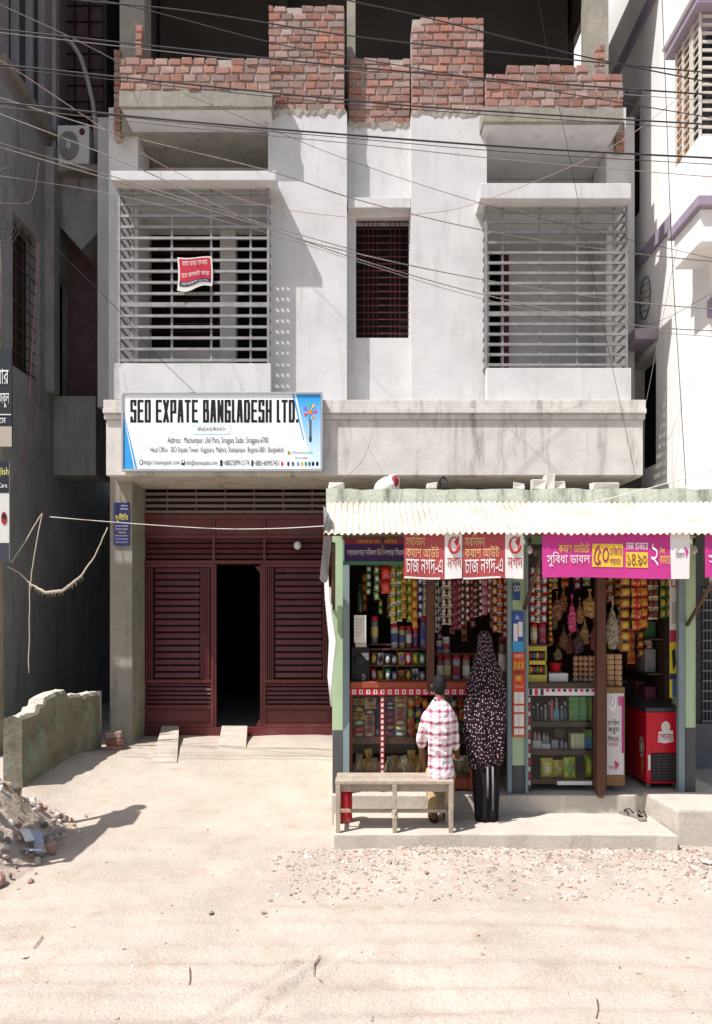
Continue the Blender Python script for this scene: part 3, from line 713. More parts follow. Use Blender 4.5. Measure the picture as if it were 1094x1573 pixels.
chmats = [M('concrete_chunk', C(172, 162, 152), .95, var=.25, scale=20), M('brick_chunk', C(166, 130, 114), .95, var=.25, scale=20), M('plaster_chunk', C(204, 198, 190), .95, var=.2, scale=20), M('dark_chunk', C(134, 122, 112), .95, var=.2)]
chvar = []
for me in chm:
    for m in chmats:
        q = me.copy(); q.name = 'chunk'; q.materials.append(m); chvar.append(q)
cnt = 0
while cnt < 230:
    X, Y = R.uniform(-3.3, -2.1), R.uniform(4.6, 6.3)
    if heap_z(X, Y) < .03 and R.random() < .8: continue
    s = R.uniform(.025, .075)*(1 if R.random() < .8 else 1.7)
    o = link('chunk', R.choice(chvar), rh); o.location = Vector((X, Y, ground_z(X, Y)+heap_z(X, Y)*1.05+s*.1))-rh.location
    o.scale = (s, s, s*.8); o.rotation_euler = (R.random()*3, R.random()*3, R.random()*6); cnt += 1
scr = [M('white_scrap', C(214, 214, 214), .6), M('blue_grey_scrap', C(150, 158, 176), .6), M('green_scrap', C(70, 150, 110), .5)]
for k in range(9):
    X, Y = R.uniform(-2.75, -2.25), R.uniform(5.0, 5.7); s = R.uniform(.05, .12)
    a = R.random()*6.28; t = Vector((math.cos(a), math.sin(a), R.uniform(-.2, .8))).normalized(); u = t.cross(Vector((0, .3, 1))).normalized()
    p = Vector((X, Y, ground_z(X, Y)+heap_z(X, Y)*1.05+.05)); nn = t.cross(u)*.004
    mb = MB(); qs = [p-t*s-u*s*.3, p+t*s-u*s*.35, p+t*s*.9+u*s*.3, p-t*s*.8+u*s*.3]
    mb.add([q-nn for q in qs]+[q+nn for q in qs], [(0, 1, 2, 3), (7, 6, 5, 4), (0, 4, 5, 1), (1, 5, 6, 2), (2, 6, 7, 3), (3, 7, 4, 0)])
    mb.build('scrap', scr[0 if k < 6 else 1], rh)

# ================================================================== UTILITY POLE with notices, left edge
pole = thing('utility_pole', 'round concrete utility pole with notices at the left edge', 'pole', (-3.87, 7.9, 0))
MB().lathe((-3.87, 7.9, 0), [(.15, -.1), (.125, 6.05), (.06, 6.06)], 16).build('shaft', concrete, pole)
MB().tube([(-3.87, 7.78, 3.9), (-3.87, 7.76, 3.9)], .02).build('bolt', rust, pole)
s1 = solo(MB().bx(-30, 535, 18, 686, 7.7, 7.72), 'notice_board', ink(36, 38, 48), 'dark notice board with white lettering at top on the utility pole', 'sign', 'notices on the pole')
rect(-30, 655, 18, 686, 7.697, ink(170, 160, 150), s1, 'base_stripe')
def lab_on(o, *a, **k):   # lettering on a solo thing: shift into its own space
    q = lettering(*a, None, **k)
    if q is not None:
        q.parent = o; q.location = -o.location
    return q
def rect_on(o, *a, name='print'):
    q = rect(*a, None, name); q.parent = o; q.location = -o.location; return q
for c in list(s1.children): c.location = (0, 0, 0)
def fixkids(o):
    for c in o.children: c.location = (0, 0, 0)
lettering('াবার', -9, 566, 13, 590, 7.694, ink(226, 226, 224), s1, bold=.03); lettering('ই স্কুল', -6, 597, 14, 626, 7.694, ink(226, 226, 224), s1, bold=.03)
rect(-30, 636, 17, 637.5, 7.694, ink(220, 220, 218), s1, 'rule'); lettering('োমে', -8, 641, 9, 650, 7.694, ink(220, 220, 218), s1)
s2 = solo(MB().bx(-30, 709, 14, 862, 7.70, 7.715), 'notice_board', ink(206, 204, 200), 'tall narrow notice with yellow English lettering lower on the utility pole', 'sign', 'notices on the pole')
rect(-30, 709, 14, 757, 7.697, ink(36, 38, 52), s2, 'top_panel'); lettering('nglish', -8, 718, 13, 733, 7.694, ink(220, 210, 120), s2, bold=.02); lettering('Care', -3, 742, 11, 749, 7.694, ink(225, 225, 225), s2)
rect(-30, 836, 14, 842, 7.697, ink(60, 60, 70), s2, 'stripe')
mb = MB(); mb.add([W(6+4.5*math.cos(t*.5236), 796+10*math.sin(t*.5236), 7.694) for t in range(12)], [tuple(range(11, -1, -1))]); mb.build('emblem', ink(150, 40, 44), s2)
mb = MB(); mb.add([W(6+3.2*math.cos(t*.5236), 793+4*math.sin(t*.5236), 7.692) for t in range(12)], [tuple(range(11, -1, -1))]); mb.build('emblem', ink(30, 30, 36), s2)
rect(-30, 834, 14, 862, 7.695, ink(60, 62, 74), s2, 'lower_panel')
# unseen stand-in board at left, shaped and placed for the shadows on the dirt
rsb = thing('shadow_board', 'unseen stand-in board on posts, shaped to cast the shadows at left', 'signboard', (-2.85, 5.2, 0))
MB().tube([(-2.85, 5.80, 0), (-2.85, 5.80, 1.95)], .03, 8).build('post', rust, rsb)
mb = MB(); sphere(mb, (-2.85, 5.80, 2.02), .075, .075, .10); mb.build('shadow_knob', rust, rsb)
MB().tube([(-2.85, 4.70, 0), (-2.85, 4.70, 1.72)], .022, 8).build('post', rust, rsb)
MB().box(-2.865, -2.835, 4.78, 5.60, .98, 1.60).build('panel', paperw, rsb)
MB().box(-2.875, -2.825, 4.66, 5.84, 1.68, 1.73).build('rail', rust, rsb)
MB().box(-2.95, -2.75, 5.45, 5.75, 1.72, 1.95).build('shadow_box', rust, rsb)

# ================================================================== SHOP
SD = 6.13
shop = thing('corner_shop', 'small mint-green grocery shop with corrugated tin awning', 'shop', (1.3, 7, .1))
SXL, SXR = wx(510, SD), wx(1069, SD)
flz = wz(1222, 6.06)
# apron slab, shop floor step, corner block
mb = MB(); sl = 5.5; zt = .117
front = [(wx(513, sl), sl)]+[(wx(513+(1040-513)*i/16, sl), sl+R.uniform(-.012, .012)) for i in range(1, 16)]+[(wx(1042, 5.46), 5.46)]
ring = front+[(wx(1042, 5.46), 6.3), (front[0][0]-.02, 6.3)]
mb.loft([[Vector((x, y, -.1)) for x, y in ring], [Vector((x, y, zt)) for x, y in ring]], smooth=False)
apron = mb.build('apron_slab', cement, None, .008); struct(apron)
mb = MB(); mb.box(SXL, SXR+.25, 6.06, 8.3, -.1, flz); mb.build('floor_step', cement, shop, .008)
mb = MB(); Db = 5.57
mb.add([(wx(1040, Db), Db, -.1), (3.6, Db, -.1), (3.6, 6.10, -.1), (wx(990, 6.05), 6.10, -.1), (wx(1040, Db), Db, wz(1244, Db)), (3.6, Db, wz(1244, Db)), (3.6, 6.1, wz(1244, Db)+.005), (wx(990, 6.05), 6.1, wz(1244, Db)+.005)],
       [(0, 3, 2, 1), (4, 5, 6, 7), (0, 1, 5, 4), (1, 2, 6, 5), (2, 3, 7, 6), (3, 0, 4, 7)])
blk = mb.build('corner_step', cement, None, .02); struct(blk)
# walls, roof, parapet
mb = MB(); mb.box(SXL, SXL+.08, 6.25, 8.2, flz, 2.6); mb.build('side_wall', mint, shop)
mb = MB(); mb.box(SXR-.08, SXR, 6.25, 8.2, flz, 2.6); mb.build('side_wall', mint, shop)
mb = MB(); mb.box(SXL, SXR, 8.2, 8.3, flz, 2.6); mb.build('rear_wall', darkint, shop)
mb = MB(); mb.box(SXL+.081, SXR-.081, 8.0, 8.19, flz, 2.4); mb.build('rear_shelving', M('darkened_shelving', C(60, 44, 38), .8), shop)
mb = MB(); mb.box(SXL-.02, 3.6, 6.12, 8.3, 2.601, 2.70); mb.build('roof_slab', concrete, shop)
mb = MB(); n = 40; z0, z1 = wz(776, 6.04), wz(751, 6.04); X0, X1 = wx(501, 6.04), 3.6
def pring(Y): return [Vector((X0, Y, z0)), Vector((X1, Y, z0))]+[Vector((X1-(X1-X0)*i/n, Y, z1+R.uniform(-.009, .009))) for i in range(n+1)]
mb.loft([pring(6.04), pring(6.118)], smooth=False); mb.build('parapet', mintpar, shop)
# pillars and lintel
def pillar(x0, x1, xs, parts):
    MB().bx(x0, 776, x1, 1122 if x0 < 600 else (1176 if x0 < 900 else 1118), SD, SD+.12).build('pillar', mint, shop, .004)
    MB().bx(x0, 1122.3 if x0 < 600 else (1176.3 if x0 < 900 else 1118.3), x1, 1225, SD-.003, SD+.12).build('pillar_dado', dado, shop, .004)
    for a, b in xs: MB().bx(a, 830, b, 1222, SD-.02, SD+.03).build('door_frame', bluegrey, shop, .003)
pillar(511, 527, [(527.2, 537)], 0); pillar(787, 807, [(780, 786.6), (807.4, 812)], 0); pillar(1053, 1069, [(1043, 1052.6)], 0)
MB().bx(512, 776, 1069, 836, SD+.02, SD+.12).build('lintel', M('green_fascia', C(120, 138, 112), .8, var=.15), shop)
MB().bx(537.4, 836.3, 779.6, 866, SD+.03, SD+.11).build('shutter_box', M('grey_green_box', C(104, 116, 108), .7, var=.15), shop)
MB().bx(812.4, 836.3, 1042.6, 868, SD+.03, SD+.11).build('shutter_box', M('dark_box', C(62, 52, 48), .7), shop)
MB().bx(656, 866.3, 667.5, 1062, SD+.0, SD+.09).build('wooden_post', woodb, shop, .004)
mb = MB(); D = 6.02; px = [(917.5, 868), (931, 868), (931, 1216), (927, 1226), (921, 1226), (917.5, 1216)]
mb.loft([[W(x, y, D) for x, y in px], [W(x, y, D)+Vector((0, .07, 0)) for x, y in px]], smooth=False); mb.build('wooden_post', woodb, shop)
# awning: corrugated sheet, each sheet a part
zt_, zb_ = wz(772, 6.02), wz(820, 5.40); AX0 = wx(497, 5.4)
pitch = .046
def sheet(Xa, Xb, dz, nm='corrugated_sheet'):
    mb = MB(); k = int((Xb-Xa)/pitch*6); rows = []
    for t, (Y, z) in enumerate(((5.40, zb_), (5.7, zb_+(zt_-zb_)*.48), (6.02, zt_))):
        rows.append([Vector((Xa+(Xb-Xa)*i/k, Y, z+dz+.0085*math.sin(2*math.pi*(Xa+(Xb-Xa)*i/k)/pitch)+(R.uniform(-.004, .003)+.012*noise.noise(Vector((Xa*3+i*.02, 1, 0))) if t == 0 else 0))) for i in range(k+1)])
    for r in range(2):
        for sgn in (0,):
            vs2 = rows[r]+rows[r+1]+[p-Vector((0, 0, .0015)) for p in rows[r]]+[p-Vector((0, 0, .0015)) for p in rows[r+1]]
            q = k+1; fs = []
            for i in range(k):
                fs.append((i, i+1, q+i+1, q+i)); fs.append((2*q+i, 3*q+i, 3*q+i+1, 2*q+i+1))
                if r == 0: fs.append((i, 2*q+i, 2*q+i+1, i+1))
            mb.add(vs2, fs, 0, True)
    return mb.build(nm, creamtin, shop)
for i in range(4): sheet(AX0+i*.86, AX0+(i+1)*.86+.05, .003*(i % 2))
MB().tube([(AX0, 5.47, zb_+.005), (3.4, 5.47, zb_+.005)], .016, 6).build('awning_rail', rust, shop)
for x0, y0, D0, x1, y1, D1 in ((838, 832, 5.5, 806, 935, 6.12), (1096, 892, 5.5, 1056, 960, 6.12), (512, 835, 5.5, 512, 935, 6.12)):
    MB().tube([W(x0, y0, D0), W(x1, y1, D1)], .017, 6).build('awning_brace', rust, shop)
# painted signboard under the awning at left
sg = MB().bx(529, 826, 640, 862, 6.0, 6.03).build('signboard', ink(58, 38, 92), shop)
rect(529, 826, 640, 836, 5.997, ink(130, 52, 70), sg, 'red_stripe'); lettering('সয়াধানগড়া দক্ষিণ উকিলপাড়া সিরাজগঞ্জ', 533, 842, 638, 855, 5.994, ink(220, 210, 220), sg)
lettering('মেসার্স মা স্টোর', 548, 827, 610, 835, 5.994, ink(220, 160, 60), sg)
rect(527, 862, 640, 868, 5.995, ink(70, 120, 92), sg, 'green_edge')
# cloth / plastic flap at the left end of the awning
mb = MB(); cols = []
for i in range(13):
    t = i/12; y = 778+t*112; row = []
    for j in range(5):
        D = 5.42+.14*j; x = 497-4*t+2.0*math.sin(j*1.7+t*4)
        row.append(Vector((wx(x, 5.45)+.01*j, D, wz(y, 5.45)-.02*math.sin(j)*t)))
    cols.append(row)
for i in range(12):
    for j in range(4): mb.add([cols[i][j], cols[i][j+1], cols[i+1][j+1], cols[i+1][j]], [(0, 1, 2, 3)], 0, True)
solo(mb, 'hanging_flap', M('old_banner_cloth', C(196, 196, 204), .8, var=.2, scale=6, stain=C(150, 60, 80), grime=.6), 'old printed banner cloth hanging at the awning\'s left end', 'cloth')
mb = MB()
mb.tube([W(500, 860, 6.0), W(503, 920, 6.0), W(511, 985, 6.02), W(507, 1040, 6.02), W(509, 1085, 6.05)], [(.02, .006), (.03, .006), (.045, .006), (.03, .006), (.01, .004)], 8)
solo(mb, 'plastic_strip', plasticw, 'torn white plastic strip hanging beside the left shop pillar', 'plastic strip')
solo(MB().bx(504, 902, 511, 942, 6.06, 6.08), 'notice', paperw, 'small white paper notice on the left shop pillar\'s edge', 'notice')
# things on the roof edge
mb = MB(); c = W(596, 742, 6.2); c.z = 2.70
sphere(mb, c+Vector((-.02, 0, .06)), .10, .09, .10); sphere(mb, c+Vector((.04, 0, .10)), .06, .06, .10)
for v in mb.v: v += Vector((noise.noise(v*14), noise.noise(v*14+Vector((5, 0, 0))), noise.noise(v*14+Vector((0, 7, 0)))))*.02
sk = thing('plastic_sack', 'crumpled white and red sack lying on the shop roof edge', 'sack', c)
mb.build('sack', M('white_sack', C(212, 206, 204), .6, var=.1), sk); mb2 = MB(); sphere(mb2, c+Vector((.055, -.035, .12)), .035, .035, .055); mb2.build('red_print', M('red_sack_print', C(140, 40, 44), .6), sk)
for i, (x, w, h, lab) in enumerate(((516, 22, 7, 'leftmost pale brickbat on the shop roof edge'), (663, 18, 7, 'pale brickbat near the wire coil on the shop roof edge'), (797, 16, 8, 'pale brickbat by the plaster shards on the shop roof edge'), (828, 20, 14, 'upright plaster shard on the shop roof edge'), (843, 14, 20, 'tallest jagged plaster shard on the shop roof edge'), (858, 16, 10, 'small plaster shard right of the tall one on the roof edge'), (930, 42, 9, 'long pale brickbat at right on the shop roof edge'))):
    mb = MB(); D = 6.08; mb.box(wx(x-w/2, D), wx(x+w/2, D), D-.03, D+.04, 2.735, 2.75+h*D/F, jit=.012); solo(mb, 'brickbat', chmats[2], lab, 'brickbat', 'rubble bits on the shop roof', bevel=.006)
c = W(681, 742, 6.09); solo(MB().tube([c+Vector((.035*math.cos(t*.5)*(1-t*.012), .01*math.sin(t), .045*math.sin(t*.5)*(1-t*.012)+.01)) for t in range(40)], .004, 5), 'wire_coil', cable, 'small coil of black wire standing on the shop roof edge', 'wire coil')

# ---------------------------------------------------------------- banners under the awning
def banner(x0, x1, y0, y1, D, label, base, wavy=.01, skew=0, edge=None):
    n, m = 24, 8
    def f(u, v): # u 0..1 left-right, v 0..1 bottom-top
        X = wx(x0+(x1-x0)*u, D); yy = y1+(y0-y1)*v + 3*math.sin(u*5+x0)*(1-v)*wavy*60
        return Vector((X, D+wavy*math.sin(u*9+x0*.3+v*1.3)*(1.1-v)+.004*(1-v), wz(yy, D)))
    root = thing('banner', label, 'banner', W((x0+x1)/2, y1, D), 'mobile-payment banners under the awning')
    def patch(poly_uv, mat, name, lift):
        (ua, va, ub, vb, sk) = poly_uv; mb = MB(); N = 16; Mv = 5
        g = [[f(ua+sk*(j/Mv)+(ub-ua)*i/N if sk == 0 else (ua+sk*(j/Mv))+((ub-(ua+sk*(j/Mv)))*i/N), va+(vb-va)*j/Mv)+Vector((0, -lift, 0)) for i in range(N+1)] for j in range(Mv+1)]
        for j in range(Mv):
            for i in range(N): mb.add([g[j][i], g[j][i+1], g[j+1][i+1], g[j+1][i]], [(0, 1, 2, 3)], 0, True)
        return mb.build(name, mat, root)
    sh = MB()
    g = [[f(i/n, j/m) for i in range(n+1)] for j in range(m+1)]
    for j in range(m):
        for i in range(n): sh.add([g[j][i], g[j][i+1], g[j+1][i+1], g[j+1][i]], [(0, 1, 2, 3)], 0, True)
        for i in range(n): sh.add([g[j][i]+Vector((0, .002, 0)), g[j+1][i]+Vector((0, .002, 0)), g[j+1][i+1]+Vector((0, .002, 0)), g[j][i+1]+Vector((0, .002, 0))], [(0, 1, 2, 3)], 0, True)
    sh.build('sheet', base, root)
    def txt(s, ua, va, ub, vb, mat, bold=.02):
        lettering(s, 0, 0, 1, 1, D, mat, root, bold=bold, tilt=lambda u, v: f(ua+(ub-ua)*u, va+(vb-va)*v)+Vector((0, -.006, 0)))
    return root, patch, txt, f
nag_r, nag_w, nag_y = ink(170, 74, 78), ink(226, 222, 220), ink(214, 178, 124)
for x0, x1, lab in ((621, 710, 'red cash-out banner nearest the left shop sign'), (711.5, 804, 'red cash-out banner beside the middle pillar')):
    root, patch, txt, f = banner(x0, x1, 819, 889, 5.435, lab, nag_r, .006)
    patch((.70, 0, 1, 1, -.0), nag_w, 'white_panel', .002); patch((.70, 0, 1, 1, .0), nag_w, 'white_panel', .0024).hide_render = False
    patch((0, 0, .62, .04, 0), nag_w, 'lower_edge', .003)
    txt('সবনিম্ন', .03, .72, .36, .98, nag_y, .012); txt('ক্যাশ আউট', .03, .47, .60, .74, nag_y, .02); txt('চার্জ নগদ-এ', .03, .12, .66, .46, nag_w, .03)
    txt('নগদ', .74, .22, .99, .48, ink(170, 40, 44), .04)
    mb = MB(); mb.tube([f(.86+.085*math.cos(t*.4+1.0), .74+.17*math.sin(t*.4+1.0))+Vector((0, -.008, 0)) for t in range(14)], [.004+.0007*t for t in range(14)], 5); mb.build('emblem', ink(176, 48, 44), root)
    mb = MB(); mb.add([f(u, v)+Vector((0, -.007, 0)) for u, v in ((.86, .80), (.95, .95), (.93, .70))], [(0, 2, 1)]); mb.build('emblem', ink(176, 48, 44), root)
pk, yl = ink(192, 58, 136), ink(222, 190, 60)
root, patch, txt, f = banner(833, 1060, 819, 888, 5.435, 'wide magenta offer banner with yellow boxes', pk, .008)
patch((.875, 0, 1, 1, -.01), nag_w, 'white_panel', .003)
patch((.34, .24, .545, .76, 0), yl, 'yellow_box', .003); patch((.565, .24, .715, .58, 0), yl, 'yellow_box', .003)
txt('ক্যাশ আউটে', .11, .56, .32, .80, yl, .02); txt('সুবিধা ডাবল', .03, .24, .325, .58, nag_w, .04)
txt('৫০', .35, .28, .45, .74, ink(150, 30, 100), .04); txt('হাজার', .455, .48, .54, .68, ink(150, 30, 100), .02); txt('পর্যন্ত', .455, .28, .53, .44, ink(150, 30, 100), .01)
txt('চার্জ হাজারে', .565, .62, .715, .80, nag_w, .02); txt('১৪.৯০', .575, .28, .705, .54, ink(120, 24, 80), .03); txt('২', .735, .28, .785, .78, nag_w, .02)
txt('প্রিয়', .795, .52, .83, .70, yl, .01); txt('নাম্বারে', .795, .33, .868, .52, yl, .01); txt('বিকাশ', .905, .45, .965, .62, ink(90, 80, 90), .01)
mb = MB(); mb.add([f(u, v)+Vector((0, -.007, 0)) for u, v in ((.965, .72), (.99, .62), (.975, .45))], [(0, 2, 1)]); mb.build('emblem', pk, root)
root, patch, txt, f = banner(1083, 1180, 819, 886, 5.435, 'magenta banner cut off at the right edge', pk, .008); txt('সুবিধা', .05, .2, .6, .6, nag_w, .03)
# hanging bulbs
for x, D, lab in ((814, 5.62, 'white bulb in a holder beside the middle pillar'), (588, 5.75, 'bulb hanging before the left shop sign'), (1067, 5.62, 'bulb holder hanging by the right pillar')):
    b = thing('light_bulb', lab, 'bulb', W(x, 862, D), 'bulbs under the awning'); c = W(x, 840, D)
    MB().lathe((c.x, c.y, c.z-.055), [(.004, .0), (.018, .012), (.022, .03), (.013, .055), (.010, .065)], 12).build('globe', plasticw if x > 600 else M('dull_amber', C(120, 100, 80), .4), b)
    MB().lathe((c.x, c.y, c.z+.011), [(.013, 0), (.014, .05), (.006, .055)], 10).build('holder', M('bakelite', C(70, 62, 58), .5), b)
    MB().tube([c+Vector((0, 0, .06)), c+Vector((0, 0, .2))], .003, 4).build('flex', cable, b)
# ================================================================== MAIN SIGNBOARD
SG = 8.0
sgn = thing('signboard', 'large white and blue company signboard above the gate', 'signboard', W(341, 722, SG))
wht = M('sign_white', C(246, 247, 248), .35, var=.01); silver = M('aluminium_frame', C(190, 190, 190), .35, metal=.6, var=.1)
MB().bx(187, 603, 495, 723, SG+.02, SG+.09).build('box', silver, sgn, .006)
MB().bx(189.5, 606, 492.5, 720, SG+.005, SG+.0195).build('panel', wht, sgn)
for b in ((187, 602, 495, 605.4), (187, 720.5, 495, 724)): MB().bx(*b, SG-.01, SG+.0195).build('frame', silver, sgn, .003)
for b in ((186, 605.5, 189.2, 720.4), (492.8, 605.5, 496, 720.4)): MB().bx(*b, SG-.01, SG+.0195).build('frame', silver, sgn, .003)
S1, S2 = SG+.003, SG+.001
def blue_grad():
    m = bpy.data.materials.new('sign_blue'); m.use_nodes = True; n = m.node_tree.nodes; l = m.node_tree.links
    tc = n.new('ShaderNodeTexCoord'); sp = n.new('ShaderNodeSeparateXYZ'); l.new(tc.outputs['Object'], sp.inputs[0])
    mr = n.new('ShaderNodeMapRange'); mr.inputs[1].default_value = .1; mr.inputs[2].default_value = .75; l.new(sp.outputs['Z'], mr.inputs[0])
    mx = n.new('ShaderNodeMix'); mx.data_type = 'RGBA'; mx.inputs[6].default_value = (*C(214, 236, 250), 1); mx.inputs[7].default_value = (*C(52, 158, 226), 1)
    l.new(mr.outputs[0], mx.inputs[0]); l.new(mx.outputs[2], n['Principled BSDF'].inputs['Base Color']); n['Principled BSDF'].inputs['Roughness'].default_value = .4
    return m
bl = ink(52, 156, 224); bg = blue_grad()
poly([(190, 640), (190, 720), (206, 720)], S1, bl, sgn, 'blue_wedge'); poly([(190, 632), (190, 636), (208, 720), (211, 720)], S1, bl, sgn, 'blue_rule')
poly([(455, 606), (473, 690), (478, 720), (492.5, 720), (492.5, 606)], S1, bg, sgn, 'blue_wedge')
poly([(449, 606), (466, 676), (467.5, 676), (452, 606)], S1, bl, sgn, 'blue_rule')
bk_ = ink(12, 12, 14); gy_ = ink(34, 36, 40)
# sturdy block capitals cut from strokes
GL = {'S': [[(1, .82), (1, 1), (0, 1), (0, .52), (1, .52), (1, 0), (0, 0), (0, .18)]], 'E': [[(1, 1), (0, 1), (0, 0), (1, 0)], [(0, .52), (.85, .52)]], 'O': [[(0, 0), (1, 0), (1, 1), (0, 1), (0, 0)]],
      'X': [[(0, 0), (1, 1)], [(0, 1), (1, 0)]], 'P': [[(0, 0), (0, 1), (1, 1), (1, .45), (0, .45)]], 'A': [[(0, 0), (.28, 1), (.72, 1), (1, 0)], [(.14, .3), (.86, .3)]], 'T': [[(0, 1), (1, 1)], [(.5, 1), (.5, 0)]],
      'B': [[(0, 0), (0, 1), (.9, 1), (.9, .55), (1, .48), (1, 0), (0, 0)], [(0, .53), (.9, .53)]], 'N': [[(0, 0), (0, 1)], [(0, 1), (1, 0)], [(1, 0), (1, 1)]], 'G': [[(1, .8), (1, 1), (0, 1), (0, 0), (1, 0), (1, .48), (.5, .48)]],
      'L': [[(0, 1), (0, 0), (1, 0)]], 'D': [[(0, 0), (0, 1), (.8, 1), (1, .85), (1, .15), (.8, 0), (0, 0)]], 'H': [[(0, 0), (0, 1)], [(1, 0), (1, 1)], [(0, .52), (1, .52)]], '.': [[(0, 0), (0, .04)]]}
def block_word(s, x, y0, y1, cw, gap, th, D, mat, parent):
    for ch in s:
        if ch == ' ': x += cw*.62; continue
        w = cw*(.06 if ch == '.' else .62 if ch == 'L' else 1) - th; mb = MB(); k = 0; h = (y1-y0)-th
        for st in GL[ch]:
            for (ua, va), (ub, vb) in zip(st, st[1:]):
                a = Vector((x+th/2+ua*w, y1-th/2-va*h)); b = Vector((x+th/2+ub*w, y1-th/2-vb*h)); d = (b-a); 
                if d.length < 1e-6: continue
                d.normalize(); nrm = Vector((-d.y, d.x))*th/2; a2 = a-d*th*.5; b2 = b+d*th*.5
                mb.add([W(p.x, p.y, D-.00015*k) for p in (a2+nrm, b2+nrm, b2-nrm, a2-nrm)], [(0, 1, 2, 3)]); k += 1
        mb.build('letter', mat, parent); x += (cw*(.62 if ch == 'L' else 1) if ch != '.' else th)+gap
    return x
block_word('SEO EXPATE BANGLADESH LTD.', 200, 614, 649, 9.5, 1.6, 3.9, S1, bk_, sgn)
rect(296, 652.5, 354, 667.5, S1+.0006, ink(120, 190, 232), sgn, 'badge_outline'); rect(297, 653.5, 353, 666.5, S1, wht, sgn, 'badge')
lettering('SIRAJGANJ BRANCH', 303, 656, 346, 663.5, S2, bk_, sgn, bold=.03)
lettering('Address : Machumpur, Ukil Para, Sirajganj Sadar, Sirajganj-6700', 257, 671, 412, 683.5, S2, gy_, sgn, bold=.026)
lettering('Head Office : SEO Expate Tower, Kagjipara, Majhira, Shahajanpur, Bogura-5801, Bangladesh.', 231, 686, 437, 697.5, S2, gy_, sgn, bold=.026)
lettering('https://seoexpate.com', 221, 706, 276, 716, S2, gy_, sgn, bold=.026); lettering('info@seoexpate.com', 285, 706, 334, 716.5, S2, gy_, sgn, bold=.026)
lettering('+8802589912174', 343, 706.5, 383, 715, S2, gy_, sgn, bold=.026); lettering('+8801409957451', 390, 707, 429, 715.5, S2, gy_, sgn, bold=.026)
def disc(x, y, rx, ry, D, mat, parent, name, n=14): return poly([(x+rx*math.cos(-2*math.pi*t/n), y+ry*math.sin(-2*math.pi*t/n)) for t in range(n)][::-1], D, mat, parent, name)
disc(217, 710, 3, 4.4, S1, gy_, sgn, 'globe_icon'); disc(217, 710, 1.6, 3, S2, wht, sgn, 'globe_icon'); rect(278.5, 707, 284, 714.5, S1, gy_, sgn, 'mail_icon'); poly([(279, 708), (281.3, 711.5), (283.6, 708)], S2, wht, sgn, 'mail_icon')
rect(338, 706.5, 342, 716, S1, gy_, sgn, 'phone_icon'); rect(386, 707, 389.3, 716, S1, gy_, sgn, 'phone_icon')
lettering('SEOExpate', 447, 692.5, 463, 698, S2, ink(40, 120, 200), sgn, bold=.03); lettering('Bangladesh Ltd.', 464, 692.8, 480.5, 698, S2, ink(40, 160, 80), sgn, bold=.03); lettering('We are certified', 453, 701, 473, 705, S2, gy_, sgn)
disc(444, 696, 2, 3, S1, ink(230, 120, 50), sgn, 'emblem'); disc(442.8, 694, 1.2, 2, S2, ink(60, 170, 90), sgn, 'emblem')
for x, c in ((433.5, (226, 60, 44)), (443, (60, 50, 120)), (450, (90, 90, 110)), (458, (70, 160, 220)), (464, (230, 160, 60)), (470, (60, 150, 90)), (475.5, (50, 90, 160)), (481, (60, 130, 200)), (487.5, (30, 80, 150))):
    disc(x, 712.5, 2.1, 3.8, S1, ink(*c), sgn, 'certificate_mark', 10)
# lamp-like flower emblem
disc(477, 674, 2.4, 6, S1-.0006, ink(60, 66, 76), sgn, 'emblem_base'); rect(475.2, 645, 478.8, 670, S1-.0008, ink(84, 96, 110), sgn, 'emblem_stem')
for k, c in enumerate(((224, 60, 150), (240, 150, 40), (60, 170, 220), (230, 70, 60), (150, 80, 200), (90, 190, 110), (240, 190, 60))):
    a = k/7*6.28; cx, cy = 476.5+8.2*math.cos(a), 632+11*math.sin(a)
    mb = MB(); mb.tube([W(476.5, 634, S1-.001), W(cx, cy, S1-.001)], .004, 4); mb.build('emblem_ray', ink(*c), sgn); disc(cx, cy, 2, 2.7, S2-.001-.0002*k, ink(*c), sgn, 'emblem_dot', 10)
disc(476.5, 633, 2.4, 3.4, S2-.003, ink(240, 140, 60), sgn, 'emblem_dot')
# blue notice on the pillar
nt_ = thing('pillar_notice', 'dark blue vertical notice with yellow lettering on the left pillar', 'notice', W(186, 838, 8.42))
MB().bx(175, 772, 198.5, 838, 8.42, 8.432).build('plate', ink(36, 40, 88), nt_)
lettering('সুনীতি', 177, 789, 197, 802, 8.417, ink(224, 208, 70), nt_, bold=.03)
for i, (y, w, c) in enumerate(((775, 10, (200, 200, 220)), (780, 12, (200, 200, 220)), (806, 19, (190, 190, 220)), (811, 18, (190, 190, 220)), (816, 12, (210, 190, 80)), (821, 20, (170, 170, 200)), (826, 19, (170, 170, 200)), (831, 18, (170, 170, 200)))):
    lettering('বিস্তারিত সেবা কেন্দ্র', 187-w/2+(4 if i < 2 else 0), y, 187+w/2+(4 if i < 2 else 0), y+3.4, 8.417, ink(*c), nt_)
